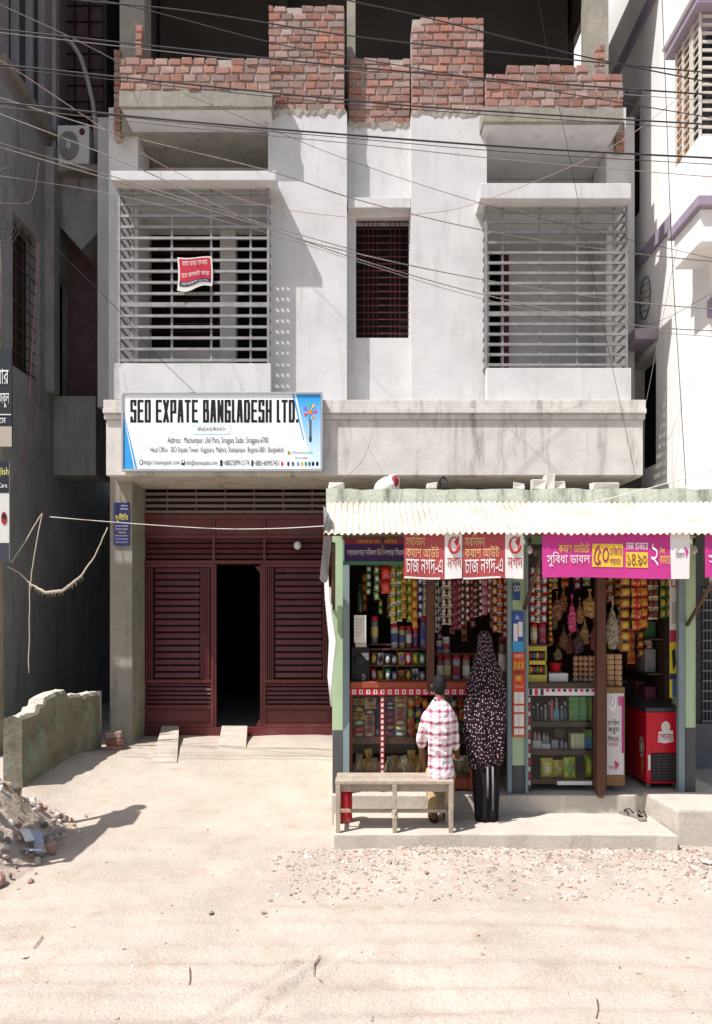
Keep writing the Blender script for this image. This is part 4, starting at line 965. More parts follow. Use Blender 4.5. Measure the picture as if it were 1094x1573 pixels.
# red rent notice tied to the left grille
f = lambda u, v: Vector((wx(272+53*u+1.5*math.sin(v*3), 8.2), 8.2+.012*math.sin(u*7+v*3)+.02*(1-v)*u, wz(446-51*v-8*u*(1-v)**3*math.sin(u*2)+2*math.sin(u*6), 8.2)))
rn = thing('rent_notice', 'crumpled red and white rent notice tied to the left balcony grille', 'notice', f(.5, 0))
def patchf(f, ua, va, ub, vb, mat, name, root, lift, N=14):
    mb = MB(); g = [[f(ua+(ub-ua)*i/N, va+(vb-va)*j/N)+Vector((0, -lift, 0)) for i in range(N+1)] for j in range(N+1)]
    for j in range(N):
        for i in range(N): mb.add([g[j][i], g[j][i+1], g[j+1][i+1], g[j+1][i]], [(0, 1, 2, 3)], 0, True)
    return mb.build(name, mat, root)
patchf(f, 0, 0, 1, 1, paperw, 'sheet', rn, 0); patchf(f, .05, .30, .95, .96, ink(186, 38, 62), 'red_field', rn, .003); patchf(f, .05, .15, .55, .30, ink(40, 34, 84), 'blue_field', rn, .003); patchf(f, .55, .17, .95, .30, ink(40, 34, 84), 'blue_field', rn, .003)
def tx(s, ua, va, ub, vb, mat, root, f, bold=.02, lift=.007): lettering(s, 0, 0, 1, 1, 1, mat, root, bold=bold, tilt=lambda u, v: f(ua+(ub-ua)*u, va+(vb-va)*v)+Vector((0, -lift, 0)))
tx('বাসা ভাড়া দেওয়া', .14, .72, .86, .9, paperw, rn, f, .03); tx('হবে ফ্ল্যাট ভাড়া', .1, .38, .9, .6, paperw, rn, f, .03); tx('যোগাযোগ ০১৭২', .1, .18, .88, .27, paperw, rn, f)

# ================================================================== CABLES
def wire(pts, D, r, mat, label, group='overhead cables', D2=None, twist=False, name='cable'):
    # smooth polyline through view points, both ends run on out of the picture
    P = []; n = len(pts)
    q = [Vector((x, y)) for x, y in pts]
    off = lambda p: p.x < -15 or p.x > 1110
    if off(q[0]): q.insert(0, q[0]+(q[0]-q[1]).normalized()*420)
    if off(q[-1]): q.append(q[-1]+(q[-1]-q[-2]).normalized()*420)
    n = len(q)
    for i in range(n-1):
        p0, p1, p2, p3 = q[max(i-1, 0)], q[i], q[i+1], q[min(i+2, n-1)]
        for k in range(10):
            t = k/10; P.append(.5*((2*p1)+(p2-p0)*t+(2*p0-5*p1+4*p2-p3)*t*t+(3*p1-p0-3*p2+p3)*t**3))
    r *= .85
    P.append(q[-1]); D2 = D if D2 is None else D2; m = len(P)-1
    W3 = [W(p.x, p.y, D+(D2-D)*i/m) for i, p in enumerate(P)]
    mb = MB()
    if twist:
        tot = sum((W3[i+1]-W3[i]).length for i in range(m)); fine = []
        for i in range(m):
            for k in range(6): fine.append(W3[i].lerp(W3[i+1], k/6))
        for ph in (0, math.pi):
            d = 0; pp = []
            for i, p in enumerate(fine):
                if i: d += (p-fine[i-1]).length
                a = d/.035*math.pi+ph; pp.append(p+Vector((0, math.cos(a), math.sin(a)))*r*.9)
            mb.tube(pp, r, 4)
    else: mb.tube(W3, r, 5)
    return solo(mb, name, mat, label, 'cable', group)
wire([(-60, 38), (0, 45), (260, 73), (547, 103), (820, 126), (1160, 150)], 5.9, .007, cable, 'thick black cable crossing the top row of bricks')
wire([(-60, 93), (0, 99), (547, 155), (820, 175), (1160, 195)], 5.9, .007, cable, 'thick black cable passing just under the brick parapets')
wire([(-60, 151), (0, 157), (260, 184), (547, 208), (820, 228), (1160, 246)], 5.9, .0085, cable, 'thickest black cable crossing between parapets and canopies')
wire([(-60, 154), (0, 163), (260, 193), (547, 221), (820, 249), (1160, 277)], 6.0, .0035, cablel, 'thin grey cable just below the thickest black one')
wire([(-60, 148), (0, 156), (260, 187), (547, 213), (820, 236), (1160, 256)], 6.0, .0035, cable, 'thin black cable hugging the thickest one')
wire([(60, -6), (140, 2), (300, 18), (547, 56), (820, 86), (1160, 118)], 5.9, .006, cable, 'black cable entering along the top edge left of centre')
wire([(100, -10), (220, 14), (412, 64), (547, 89), (820, 135), (1160, 192)], 6.1, .0045, cable, 'black cable sloping from the top left to the right neighbour')
wire([(480, -14), (547, 3), (640, 23), (800, 63), (926, 93), (1160, 140)], 6.1, .006, cable, 'black cable entering at the top edge by the centre column')
wire([(0, 7), (100, 53), (186, 97)], 6.0, .004, cablel, 'thin twisted service wire reaching the left brick parapet', D2=8.18, twist=True)
wire([(281, 143), (420, 200), (547, 250), (735, 311), (900, 352), (1160, 412)], 8.1, .003, cable, 'thin wire falling across the right canopy', D2=6.3)
wire([(-40, 140), (0, 150), (181, 205), (412, 262), (547, 306), (745, 354), (966, 388), (1160, 408)], 6.2, .0035, cablel, 'twisted pair passing over the recessed window lintel', twist=True)
wire([(-20, 80), (33, 113), (216, 234), (322, 287), (412, 317), (547, 334), (640, 329), (735, 311), (926, 233), (1036, 156)], 6.6, .0035, cablep, 'faded pink wire sagging across the facade to the right bay', D2=7.6)
wire([(-40, 160), (0, 175), (200, 253), (412, 350), (547, 389), (745, 430), (966, 463), (1160, 480)], 6.2, .0035, cablel, 'upper twisted pair crossing the left canopy to the right grille', twist=True)
wire([(-40, 212), (0, 226), (200, 285), (412, 351), (547, 397), (745, 453), (966, 498), (1160, 512)], 6.3, .0035, cablel, 'lower twisted pair crossing the middle of the right grille', twist=True)
wire([(-40, 205), (0, 219), (200, 279), (412, 346), (547, 385)], 6.3, .003, cablel, 'short twisted wire joining the pairs above the pilaster', D2=6.25, twist=True)
wire([(-60, 99), (0, 104), (300, 136), (547, 161), (820, 181), (1160, 203)], 6.05, .0035, cable, 'thin black cable just below the second thick one')
wire([(-60, 44), (0, 50), (300, 84), (547, 110), (820, 134), (1160, 160)], 6.05, .0035, cablel, 'thin grey cable just below the topmost thick one')
wire([(-60, 262), (0, 270), (181, 300), (412, 358), (547, 401), (745, 460), (966, 505), (1160, 522)], 6.4, .003, cablel, 'lowest thin grey cable crossing both balcony grilles')
wire([(826, -8), (843, 90), (873, 231), (906, 400), (940, 560), (976, 729)], 7.2, .003, cable, 'thin black wire dropping in front of the right balcony', D2=7.9)
wire([(1017, -8), (1022, 120), (1033, 400), (1044, 580), (1054, 746)], 7.0, .004, cable, 'thin dark wire running down before the white right wall')
wire([(1050, 340), (1030, 430), (1008, 540), (990, 632)], 7.6, .003, cablel, 'pale wire slanting down to the ledge end', D2=8.1)
wire([(1090, 452), (1030, 486), (970, 508)], 7.4, .003, cable, 'short dark wire between right hood and right grille', D2=8.3)
wire([(0, 215), (40, 320), (85, 380), (171, 465), (240, 545), (303, 606)], 7.5, .0035, cable, 'thin black wire falling to the signboard top', D2=8.0)
wire([(58, 330), (57, 420), (48, 560), (40, 680), (12, 762)], 8.0, .005, M('dull_red_cable', C(112, 62, 66), .6), 'dull red wire hanging down the left wall', D2=7.8)
wire([(60, 250), (52, 300), (40, 312), (0, 312)], 7.7, .004, M('mauve_cable', C(128, 96, 110), .6), 'mauve wire looping beside the cable coil')
for k in range(5):
    c = Vector((6+k*1.5, 305+k*3)); wire([(c.x+(16+2*k)*math.cos(t*.5236+k*.2)*.9, c.y+(44+4*k)*math.sin(t*.5236+k*.2)) for t in range(13)], 7.65, .004, cable, ['innermost', 'second innermost', 'middle', 'second outermost', 'outermost'][k]+' loop of the black cable coil on the utility pole', 'loops of the cable coil')
wire([(77, 794), (200, 804), (330, 812), (420, 812), (500, 808), (640, 800), (754, 794), (921, 769), (1160, 705)], 7.6, .0045, M('white_line', C(206, 200, 190), .7), 'white clothesline stretched across the gate and awning', 'lines', D2=5.2, name='clothesline')
wire([(547, 646), (570, 655), (565, 690), (548, 718), (510, 748)], 8.05, .003, cablel, 'slack grey wire looping on the ledge right of the signboard', 'lines', D2=6.2)
# frayed rope garland
rg = thing('frayed_rope', 'frayed pale rope garland looped beside the left pillar', 'rope', W(45, 1045, 7.8))
for pts in ([(10, 870), (30, 880), (48, 898), (70, 910), (95, 908), (125, 885), (148, 850), (168, 803)], [(65, 788), (55, 840), (46, 900), (45, 970), (44, 1046)], [(65, 788), (40, 830), (12, 872)]):
    mb = MB(); P = []
    for i in range(len(pts)-1):
        for k in range(6):
            t = k/6; P.append(W(pts[i][0]+(pts[i+1][0]-pts[i][0])*t, pts[i][1]+(pts[i+1][1]-pts[i][1])*t, 7.8)+Vector((R.uniform(-.004, .004), R.uniform(-.004, .004), R.uniform(-.004, .004))))
    thick = len(pts) == 8
    mb.tube(P, [.006+(.012*math.exp(-((i-len(P)*.52)/9)**2) if thick else .0) for i in range(len(P))], 6)
    if thick:
        for i in range(60):
            p = P[int(len(P)*.25)+int(R.random()*len(P)*.5)]; mb.tube([p, p+Vector((R.uniform(-.03, .03), R.uniform(-.02, .02), R.uniform(-.06, .0)))], [.004, .001], 4)
    mb.build('strand', ropem, rg)
# ================================================================== SHOP FITTINGS AND GOODS
PK = {}
gpos0 = ['first', 'second', 'third', 'fourth', 'fifth', 'sixth', 'seventh', 'eighth']
def packet_mesh(c1, c2, c3=None, rough=.35, seed=0):
    key = (c1, c2, c3, seed)
    if key in PK: return PK[key]
    rr = random.Random(hash(key) % 9999); mb = MB(); N = 6; g = []
    for j in range(N+1):
        v = j/N; row = []
        for i in range(N+1):
            u = i/N; e = (math.sin(math.pi*min(max((v-.08)/.84, 0), 1))**.6)*(math.sin(math.pi*u)**.5 if 0 < u < 1 else 0)
            row.append(Vector((u-.5, -.5*e+rr.uniform(-.05, .05)*e, v-.5)))
        g.append(row)
    for j in range(N):
        for i in range(N):
            u, v = (i+.5)/N-.5, (j+.5)/N-.5
            k = 0
            if (u/.38)**2+((v+.02)/.3)**2 < 1: k = 1
            if c3 and (abs(v) > .34): k = 2
            mb.add([g[j][i], g[j][i+1], g[j+1][i+1], g[j+1][i]], [(0, 1, 2, 3)], k, True)
    mb.add([(-.5, .02, -.5), (.5, .02, -.5), (.5, .02, .5), (-.5, .02, .5)], [(3, 2, 1, 0)], 0)
    ms = [M('foil_%d_%d_%d' % c, C(*c), .3, var=.5, scale=7, spec=.6, bump=.5, bscale=6, fine=.3) for c in (c1, c2, c3 or c2)]
    PK[key] = mb.mesh('packet', ms); return PK[key]
def put_packet(x0, y0, x1, y1, D, c1, c2, c3=None, parent=None, name='packet', seed=0, tilt=.06, thick=.05):
    o = link(name, packet_mesh(c1, c2, c3, seed=seed), parent); p = W((x0+x1)/2, (y0+y1)/2, D)
    o.location = p-(root_loc(parent) if parent else Vector()); o.scale = ((x1-x0)*D/F, thick, (y1-y0)*D/F); o.rotation_euler = (R.uniform(-.1, .1), R.uniform(-tilt, tilt), R.uniform(-.15, .15))
    return o
def strip(x, y0, y1, w, D, c1, c2, c3, label, group, ph=None):
    p = W(x, y1, D); t = thing('sachet_strip', label, 'sachet strip', p, group)
    ph = ph or w*1.7; dx = 0; n = max(2, round((y1-y0)/ph)); h = (y1-y0)/n
    for i in range(n):
        dx += R.uniform(-.5, .5)
        put_packet(x-w/2+dx, y0+h*i+.4, x+w/2+dx, y0+h*(i+1)-.4, D+R.uniform(-.012, .012), c1, c2, c3, t, 'sachet', seed=i % 2, thick=.045, tilt=.16)
    return t
A, B = 'sachet strips in the left bay', 'sachet strips in the second bay'
GRN, WHT, RED, YEL, LIM, BLU, ORG, BRN, PNK, DRD, CRM, BLK = (46, 120, 56), (214, 214, 206), (190, 36, 38), (206, 172, 58), (134, 150, 56), (38, 56, 130), (206, 120, 44), (104, 66, 48), (190, 90, 130), (112, 36, 42), (208, 190, 152), (40, 34, 34)
for a in ((567, 868, 914, 7, 6.3, (150, 160, 120), WHT, GRN, 'pale green sachet strip, leftmost in the left bay', A), (579, 868, 922, 9, 6.3, GRN, WHT, LIM, 'dark green sachet strip left of the red one', A), (585, 921, 944, 6, 6.32, GRN, YEL, None, 'short green sachet tail hanging below the red strip', A),
          (592, 868, 912, 15, 6.28, RED, (226, 80, 70), None, 'broad bright red sachet strip in the left bay', A), (604, 868, 958, 9, 6.3, LIM, YEL, WHT, 'lime sachet strip next right of the red strip', A), (613, 868, 955, 8, 6.31, YEL, GRN, WHT, 'yellow and green sachet strip over the jars', A),
          (621, 868, 950, 8, 6.3, LIM, ORG, YEL, 'lime and orange sachet strip, third right of the red one', A), (629, 868, 956, 8, 6.31, GRN, YEL, LIM, 'green sachet strip left of the orange one', A), (637, 888, 966, 9, 6.29, ORG, YEL, None, 'orange sachet strip in the left bay', A),
          (645, 886, 950, 8, 6.3, BLU, WHT, None, 'dark blue sachet strip left of the wooden post', A), (652, 886, 946, 7, 6.31, BLU, CRM, WHT, 'blue and cream sachet strip touching the wooden post', A)): strip(*a)
for a in ((671, 888, 972, 6, 6.3, WHT, BLK, None, 'white and black sachet strip, first right of the wooden post', B), (681, 888, 960, 8, 6.3, DRD, WHT, WHT, 'white topped dark red strip, second right of the post', B), (690, 888, 960, 8, 6.31, DRD, CRM, WHT, 'white topped dark red strip, third right of the post', B),
          (698, 888, 966, 7, 6.3, BRN, DRD, PNK, 'brown sachet strip, fourth right of the post', B), (705, 888, 968, 7, 6.31, DRD, PNK, BRN, 'dark red sachet strip, fifth right of the post', B), (711, 888, 962, 6, 6.32, BRN, WHT, DRD, 'brown and white strip, sixth right of the post', B), (717.5, 888, 955, 7, 6.3, DRD, WHT, BRN, 'dark red and white strip, seventh right of the post', B),
          (724, 888, 950, 6, 6.31, BRN, PNK, DRD, 'brown and pink strip above the woman\'s left', B), (731, 888, 948, 6, 6.32, DRD, BRN, WHT, 'dark strip straight above the woman\'s scarf', B), (737.5, 888, 948, 6, 6.3, BRN, WHT, DRD, 'brown strip just left of the pink topped one', B),
          (744.5, 886, 945, 8, 6.28, (178, 160, 170), PNK, PNK, 'pale strip with pink tops in the second bay', B), (752, 886, 942, 7, 6.3, BRN, CRM, PNK, 'brown and cream strip right of the pink topped one', B), (760.5, 886, 972, 8, 6.28, ORG, CRM, BRN, 'tan orange sachet strip left of the red one by the pillar', B),
          (768.5, 886, 972, 8, 6.28, RED, ORG, WHT, 'red sachet strip by the middle pillar', B), (777, 886, 980, 7, 6.27, (150, 96, 96), CRM, RED, 'dusty pink strip touching the middle pillar', B)): strip(*a)
B2 = 'sachet strips at the back of the shop'
for k, (x, y0, y1, c1, c2, c3) in enumerate(((560, 880, 940, ORG, YEL, RED), (598, 900, 950, RED, WHT, YEL), (675, 900, 985, PNK, WHT, DRD), (694, 900, 975, WHT, RED, PNK), (713, 900, 985, ORG, DRD, CRM), (727, 900, 965, PNK, CRM, DRD), (757, 900, 965, WHT, PNK, RED))):
    strip(x, y0, y1, 8, 6.75, c1, c2, c3, '%s strip from the left in the shaded row behind the front strips' % gpos0[k], B2)
B3 = 'snack strips at the back of the right bays'
for k, (x, y0, y1, c1, c2, c3) in enumerate(((852, 880, 905, RED, YEL, WHT), (868, 880, 902, YEL, ORG, RED), (886, 880, 905, BLU, WHT, RED), (902, 880, 900, GRN, YEL, WHT), (938, 880, 925, RED, WHT, YEL), (950, 880, 930, ORG, YEL, BRN), (969, 965, 1020, ORG, RED, YEL), (984, 968, 1010, BRN, YEL, RED), (996, 950, 1000, RED, CRM, WHT))):
    strip(x, y0, y1, 11, 6.6, c1, c2, c3, '%s strip from the left hanging deep in the right bays' % (gpos0+['ninth'])[k], B3, 14)
Cg = 'sachet strips in the third bay'
for a in ((818, 868, 957, 9, 6.26, (60, 110, 160), WHT, RED, 'blue sachet strip nearest the middle pillar in the third bay', Cg), (827, 868, 957, 8, 6.26, RED, CRM, WHT, 'red sachet strip between two blue ones', Cg), (836, 868, 957, 9, 6.26, (80, 126, 166), WHT, RED, 'pale blue sachet strip right of the red one', Cg), (844.5, 886, 986, 5, 6.28, ORG, YEL, BRN, 'thin orange strip right of the blue ones', Cg)): strip(*a)
Dg = 'crisp packet strips in the right bay'
for a in ((961, 884, 1002, 15, 6.32, ORG, YEL, BRN, 'orange crisp packet strip right of the brown post', Dg, 17), (977, 884, 968, 14, 6.29, YEL, RED, RED, 'yellow and red crisp packet strip in the right bay', Dg, 17), (989, 884, 965, 10, 6.30, YEL, ORG, RED, 'narrow yellow crisp packet strip right of the red-topped one', Dg, 17), (1000, 886, 952, 8, 6.31, BRN, DRD, CRM, 'brown snack strip with pale edges in the right bay', Dg, 16), (1008, 886, 952, 8, 6.32, DRD, BRN, CRM, 'dark red snack strip in the right bay', Dg, 16), (1018, 886, 950, 9, 6.33, LIM, YEL, GRN, 'greenish snack strip near the right pillar', Dg, 16), (1027, 886, 948, 7, 6.34, (140, 140, 90), CRM, LIM, 'olive snack strip next to the right poster', Dg, 16)): strip(*a)
# rails the strips hang from
for x0, x1, y in ((538, 780, 867), (812, 1043, 868)): MB().tube([W(x0, y, 6.3), W(x1, y, 6.3)], .006, 5).build('hanging_rail', rust, shop)
# plastic bags hanging in the third bay
def bag(x, y0, y1, w, D, col, label, group, see=None):
    c = W(x, y1, D); h = (y1-y0)*D/F; r = w*D/F/2; mb = MB()
    mb.loft([ell((c.x, c.y, c.z+h*t), r*q, r*.7*q, 14) for t, q in ((0, .3), (.04, .75), (.15, 1), (.35, 1.02), (.5, .9), (.62, .6), (.72, .3), (.8, .16), (.9, .2), (1, .34))])
    for k in range(7):
        a = k*2.4+x; sphere(mb, (c.x+r*.55*math.cos(a), c.y-r*.3*abs(math.sin(a)), c.z+h*(.08+.07*k)), r*.5, r*.42, r*.55, 8, 6)
    me = fuse(mb, .006, 1)
    for v in me.vertices: v.co += Vector((noise.noise(v.co*55+Vector((x, 0, 0))), noise.noise(v.co*55+Vector((0, x, 0))), .4*noise.noise(v.co*40)))*.011
    for v in me.vertices: v.co -= c
    me.polygons.foreach_set('use_smooth', [False]*len(me.polygons)); me.materials.append(M('bag_%d_%d_%d' % col, C(*col), .22, var=.5, scale=30, spec=.7))
    o = link('plastic_bag', me); o.location = c
    return tag(o, label, 'bag', group)
Bg = 'goods hung in plastic bags'
for a in ((856, 908, 953, 16, 6.45, (140, 92, 66), 'brown goods in a hanging bag left of the pink bag', Bg), (879, 912, 972, 13, 6.4, (196, 62, 116), 'bright pink bag hanging in the third bay', Bg), (891, 918, 958, 12, 6.45, (150, 110, 70), 'tan bag right of the pink bag', Bg), (906, 905, 948, 20, 6.42, (168, 132, 74), 'golden bag hanging left of the brown post', Bg), (866, 960, 998, 14, 6.5, (120, 78, 54), 'small brown bag hanging below the others', Bg), (888, 965, 1004, 18, 6.5, (82, 52, 54), 'dark maroon bag hanging low', Bg), (941, 915, 998, 18, 6.3, (150, 140, 118), 'long clear bag hanging right of the brown post', Bg), (951, 930, 998, 14, 6.35, (138, 112, 80), 'tan bag behind the long clear one', Bg), (846, 960, 992, 8, 6.45, (150, 60, 40), 'small rusty red bag near the candy box', Bg),
          (866, 900, 940, 12, 6.6, (176, 120, 70), 'orange-brown bag behind the pink bag', Bg), (851, 925, 968, 12, 6.62, (120, 100, 60), 'olive bag hanging behind the leftmost brown one', Bg), (898, 948, 990, 14, 6.58, (186, 150, 96), 'pale tan bag hanging under the golden one', Bg), (876, 972, 1004, 14, 6.6, (170, 90, 60), 'rust-brown bag below the pink bag', Bg), (912, 950, 1000, 12, 6.55, (140, 60, 66), 'dull red bag beside the brown post', Bg), (857, 990, 1014, 12, 6.62, (190, 160, 110), 'low pale bag above the red bowl', Bg)): bag(*a)
# dark shelving added along the right inner wall to darken the bay
ws = MB().box(SXR-.14, SXR-.082, 6.4, 8.0, flz, 2.45).build('darkening_shelving', M('darkened_shelving', C(60, 44, 38), .8), shop)
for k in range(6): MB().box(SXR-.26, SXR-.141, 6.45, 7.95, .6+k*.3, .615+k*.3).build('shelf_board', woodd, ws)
k = 0
for r_ in range(5):
    for c_ in range(6):
        z = .617+.3*r_; Y = 6.55+c_*.22; c1 = [(120, 60, 50), (60, 80, 120), (150, 130, 70), (70, 110, 70), (140, 140, 140), (110, 50, 80)][(r_*5+c_*7) % 6]
        solo(MB().box(SXR-.25, SXR-.16, Y, Y+.16, z, z+.14+.03*((r_+c_) % 3)), 'carton', M('box_%d_%d_%d' % c1, C(*c1), .5, var=.2, scale=30), '%s carton from the front on the %s right-wall shelf' % (gpos0[c_], ('lowest', 'second', 'third', 'fourth', 'top')[r_]), 'carton', 'cartons on the added dark right-wall shelves', bevel=.003)
# --- jars
def jar(x, y0, y1, w, D, lid, body, label, group):
    b = W(x, y1, D); h = (y1-y0)*D/F; r = w*D/F/2; t = thing('sweet_jar', label, 'jar', b, group)
    MB().lathe((b.x, b.y, b.z), [(r*.85, 0), (r, .01), (r, h*.78), (r*.86, h*.84)], 12).build('body', M('jar_%d_%d_%d' % body, C(*body), .15, var=.55, scale=45, spec=.6), t)
    MB().lathe((b.x, b.y, b.z+h*.843), [(r*.95, 0), (r*.95, h*.13), (r*.7, h*.155)], 12).build('lid', M('lid_%d_%d_%d' % lid, C(*lid), .35), t)
    mb = MB(); mb.loft([[Vector((b.x+r*1.015*math.cos(-math.pi*j/8), b.y+r*1.015*math.sin(-math.pi*j/8), b.z+h*z)) for j in range(9)] for z in (.25, .6)], cap=False); mb.build('label', M('jar_label_%d' % (int(x) % 4), C(*((206, 200, 190), (150, 50, 60), (60, 70, 120), (196, 180, 110))[int(x) % 4]), .5, var=.4, scale=50), t)
J = 'sweet jars on the shop shelves'
for a in ((575.5, 946, 989, 11, 6.4, (190, 30, 60), (120, 110, 110), 'red-lidded sweet jar standing alone on the left shelf', J), (606, 957, 996, 12, 6.4, (170, 34, 40), (170, 166, 160), 'red-lidded jar of pale sweets, leftmost of the shelf group', J), (618, 961, 996, 10, 6.4, (150, 40, 40), (150, 146, 80), 'jar of yellow-green sweets', J), (628, 961, 996, 10, 6.42, (170, 34, 40), (140, 96, 90), 'jar of brownish sweets right of the yellow-green jar', J), (638.5, 966, 996, 8, 6.4, (200, 60, 100), (178, 50, 80), 'pink sweet jar on the left shelf', J), (650, 945, 996, 10, 6.38, (170, 40, 40), (90, 84, 130), 'tall bluish jar beside the wooden post', J),
          (674.5, 984, 1004, 9, 6.5, (200, 196, 190), (176, 160, 130), 'small pale tub, left of the two on the second shelf', J), (685.5, 978, 1004, 12, 6.5, (206, 204, 200), (180, 170, 160), 'white-lidded tub in the second bay', J), (676, 1004.5, 1048, 10, 6.45, (170, 34, 40), (110, 50, 56), 'dark red jar behind the seated man\'s head', J), (687, 1004.5, 1048, 12, 6.45, (170, 34, 40), (150, 110, 110), 'patterned jar, second of the tall row', J), (701, 1004.5, 1048, 13, 6.45, (170, 34, 40), (156, 150, 160), 'striped pale jar, third of the tall row', J), (716, 1004.5, 1048, 12, 6.45, (170, 34, 40), (148, 124, 100), 'jar of tan biscuits left of the woman', J), (772, 976, 1048, 13, 6.4, (110, 40, 36), (120, 92, 66), 'tall brown jar right of the woman', J), (731, 1004.5, 1048, 11, 6.5, (170, 34, 40), (130, 100, 90), 'brown jar half hidden by the woman', J),
          (820, 957.5, 990, 11, 6.3, (190, 40, 44), (180, 172, 110), 'jar of yellow sweets under the blue strips', J), (833, 957.5, 990, 12, 6.3, (170, 34, 60), (150, 90, 110), 'jar of pink sweets under the blue strips', J)): jar(*a)
# shelf boards
for x0, y0, x1, y1, D0, D1 in ((568, 996.5, 655, 998.5, 6.3, 6.6), (568, 1022, 655, 1024, 6.3, 6.6), (668.5, 1004, 780, 1006, 6.4, 6.7), (568, 989.3, 600, 991, 6.32, 6.55), (812, 990.3, 846, 992.5, 6.2, 6.5)):
    MB().bx(x0, y0, x1, y1, D0, D1).build('shelf_board', woodb, shop)
for x in (567, 588, 610, 632): MB().bx(x, 997, x+1.2, 1048, 6.31, 6.55).build('shelf_divider', woodb, shop)
# small packets in the shelf grid
gcols = [(BRN, YEL), (GRN, WHT), ((206, 190, 60), (120, 60, 160)), (WHT, BLK), (BLU, CRM), (RED, WHT), ((90, 90, 96), WHT), (ORG, BRN), (LIM, YEL), ((60, 60, 70), (190, 190, 190))]
gpos = ['first', 'second', 'third', 'fourth', 'fifth', 'sixth', 'seventh', 'eighth']
for r_, (ya, yb) in enumerate(((1000, 1021.5), (1026, 1047))):
    for k in range(8):
        x = 569.5+k*10.6; c1, c2 = gcols[(k*3+r_*5) % 10]
        o = put_packet(x, ya+R.uniform(0, 5), x+9.5, yb, 6.34, c1, c2, None, None, 'snack_packet', seed=k % 3, tilt=.15)
        tag(o, '%s packet from the left in the %s row of the left shelf grid' % (gpos[k], ('upper', 'lower')[r_]), 'packet', 'packets in the left shelf grid')
# stereo speaker, clipboard, card, bottle
sp = thing('loudspeaker', 'black loudspeaker box on the left counter', 'speaker', W(554, 1047, 6.22))
MB().bx(540, 994, 567, 1047, 6.22, 6.45).build('cabinet', M('speaker_black', C(22, 21, 22), .5), sp, .004)
c = W(553, 1015, 6.215); mb = MB(); mb.lathe((0, 0, 0), [(.05, 0), (.045, .012), (.02, .004), (.003, .01)], 16)
for v in mb.v: v.y, v.z = -v.z, v.y; v += c
mb.build('cone', M('speaker_cone', C(40, 38, 38), .6), sp)
rect(546, 1034, 558, 1043, 6.217, ink(36, 36, 38), sp, 'badge'); lettering('D', 557, 1036, 561, 1045, 6.214, ink(190, 190, 190), sp, bold=.02); rect(556, 1003, 566.5, 1014, 6.214, ink(170, 166, 170), sp, 'price_card')
cb = thing('price_board', 'white paper price list hanging above the loudspeaker', 'notice', W(553, 990, 6.2))
MB().bx(544, 945, 562.5, 987, 6.2, 6.206).build('sheet', paperw, cb)
for i in range(6): lettering('মূল্য তালিকা', 547, 950+i*5, 559-(i % 3)*2, 953+i*5, 6.197, ink(120, 110, 104), cb)
MB().bx(546, 984, 563, 994, 6.21, 6.24).build('clip_tray', M('dirty_white', C(186, 176, 162), .7, var=.3, scale=40), cb)
gb = thing('green_bottle', 'dark green bottle hanging in the left bay\'s upper corner', 'bottle', W(553, 942, 6.4))
MB().lathe(W(553, 942, 6.4), [(.022, 0), (.026, .02), (.026, .15), (.01, .20), (.01, .24)], 10).build('body', M('green_glass', C(30, 62, 40), .15, spec=.6), gb); MB().lathe(W(553, 899.5, 6.4), [(.012, 0), (.012, .02)], 8).build('cap', M('green_cap', C(40, 90, 60), .4), gb)
# --- counter cabinet, left
cab = thing('display_counter', 'glass-fronted red-brown counter cabinet behind the bench', 'counter', W(632, 1215, 6.2))
MB().bx(538, 1048, 726, 1057, 6.14, 6.62).build('top', woodr, cab, .003)
for x0, x1 in ((538, 541.5), (722, 726)): MB().bx(x0, 1057.3, x1, 1216, 6.17, 6.22).build('post', woodr, cab)
MB().bx(584, 1057.3, 590.5, 1216, 6.165, 6.2).build('post', M('red_post', C(150, 44, 44), .6, var=.15), cab)
MB().bx(541.7, 1133, 721.8, 1143, 6.2, 6.55).build('shelf', woodb, cab); MB().bx(541.7, 1188, 721.8, 1196, 6.2, 6.55).build('shelf', woodb, cab)
MB().bx(541.7, 1196.3, 721.8, 1212, 6.19, 6.21).build('kick_board', woodr, cab)
MB().bx(538, 1058, 726, 1216, 6.56, 6.6).build('back_panel', M('dark_ply', C(54, 40, 36), .8), cab)
st = MB().bx(537, 1057.5, 724, 1068, 6.150, 6.160).build('sticker_strip', ink(190, 40, 56), cab)
for k in range(17): rect(541+k*11, 1059.3, 546.6+k*11, 1066.4, 6.147, ink(226, 218, 214), st, 'white_tag'); rect(542.6+k*11, 1060.6, 545+k*11, 1065, 6.1455, ink(150, 60, 70), st, 'tag_mark')
for k in range(15): rect(585.6, 1072+k*8.6, 589.2, 1077+k*8.6, 6.162, ink(222, 214, 210), cab, 'post_sticker')
MB().bx(541.7, 1068.3, 721.8, 1188, 6.176, 6.180).build('glass_pane', glass, cab)
def lay(rows, group):
    for x0, y0, x1, y1, D, c1, c2, lab in rows:
        o = put_packet(x0, y0, x1, y1, D, c1, c2, None, None, 'snack_packet', seed=int(y0) % 3, tilt=.04, thick=.07); tag(o, lab, 'packet', group)
G1 = 'packets stacked in the left counter'
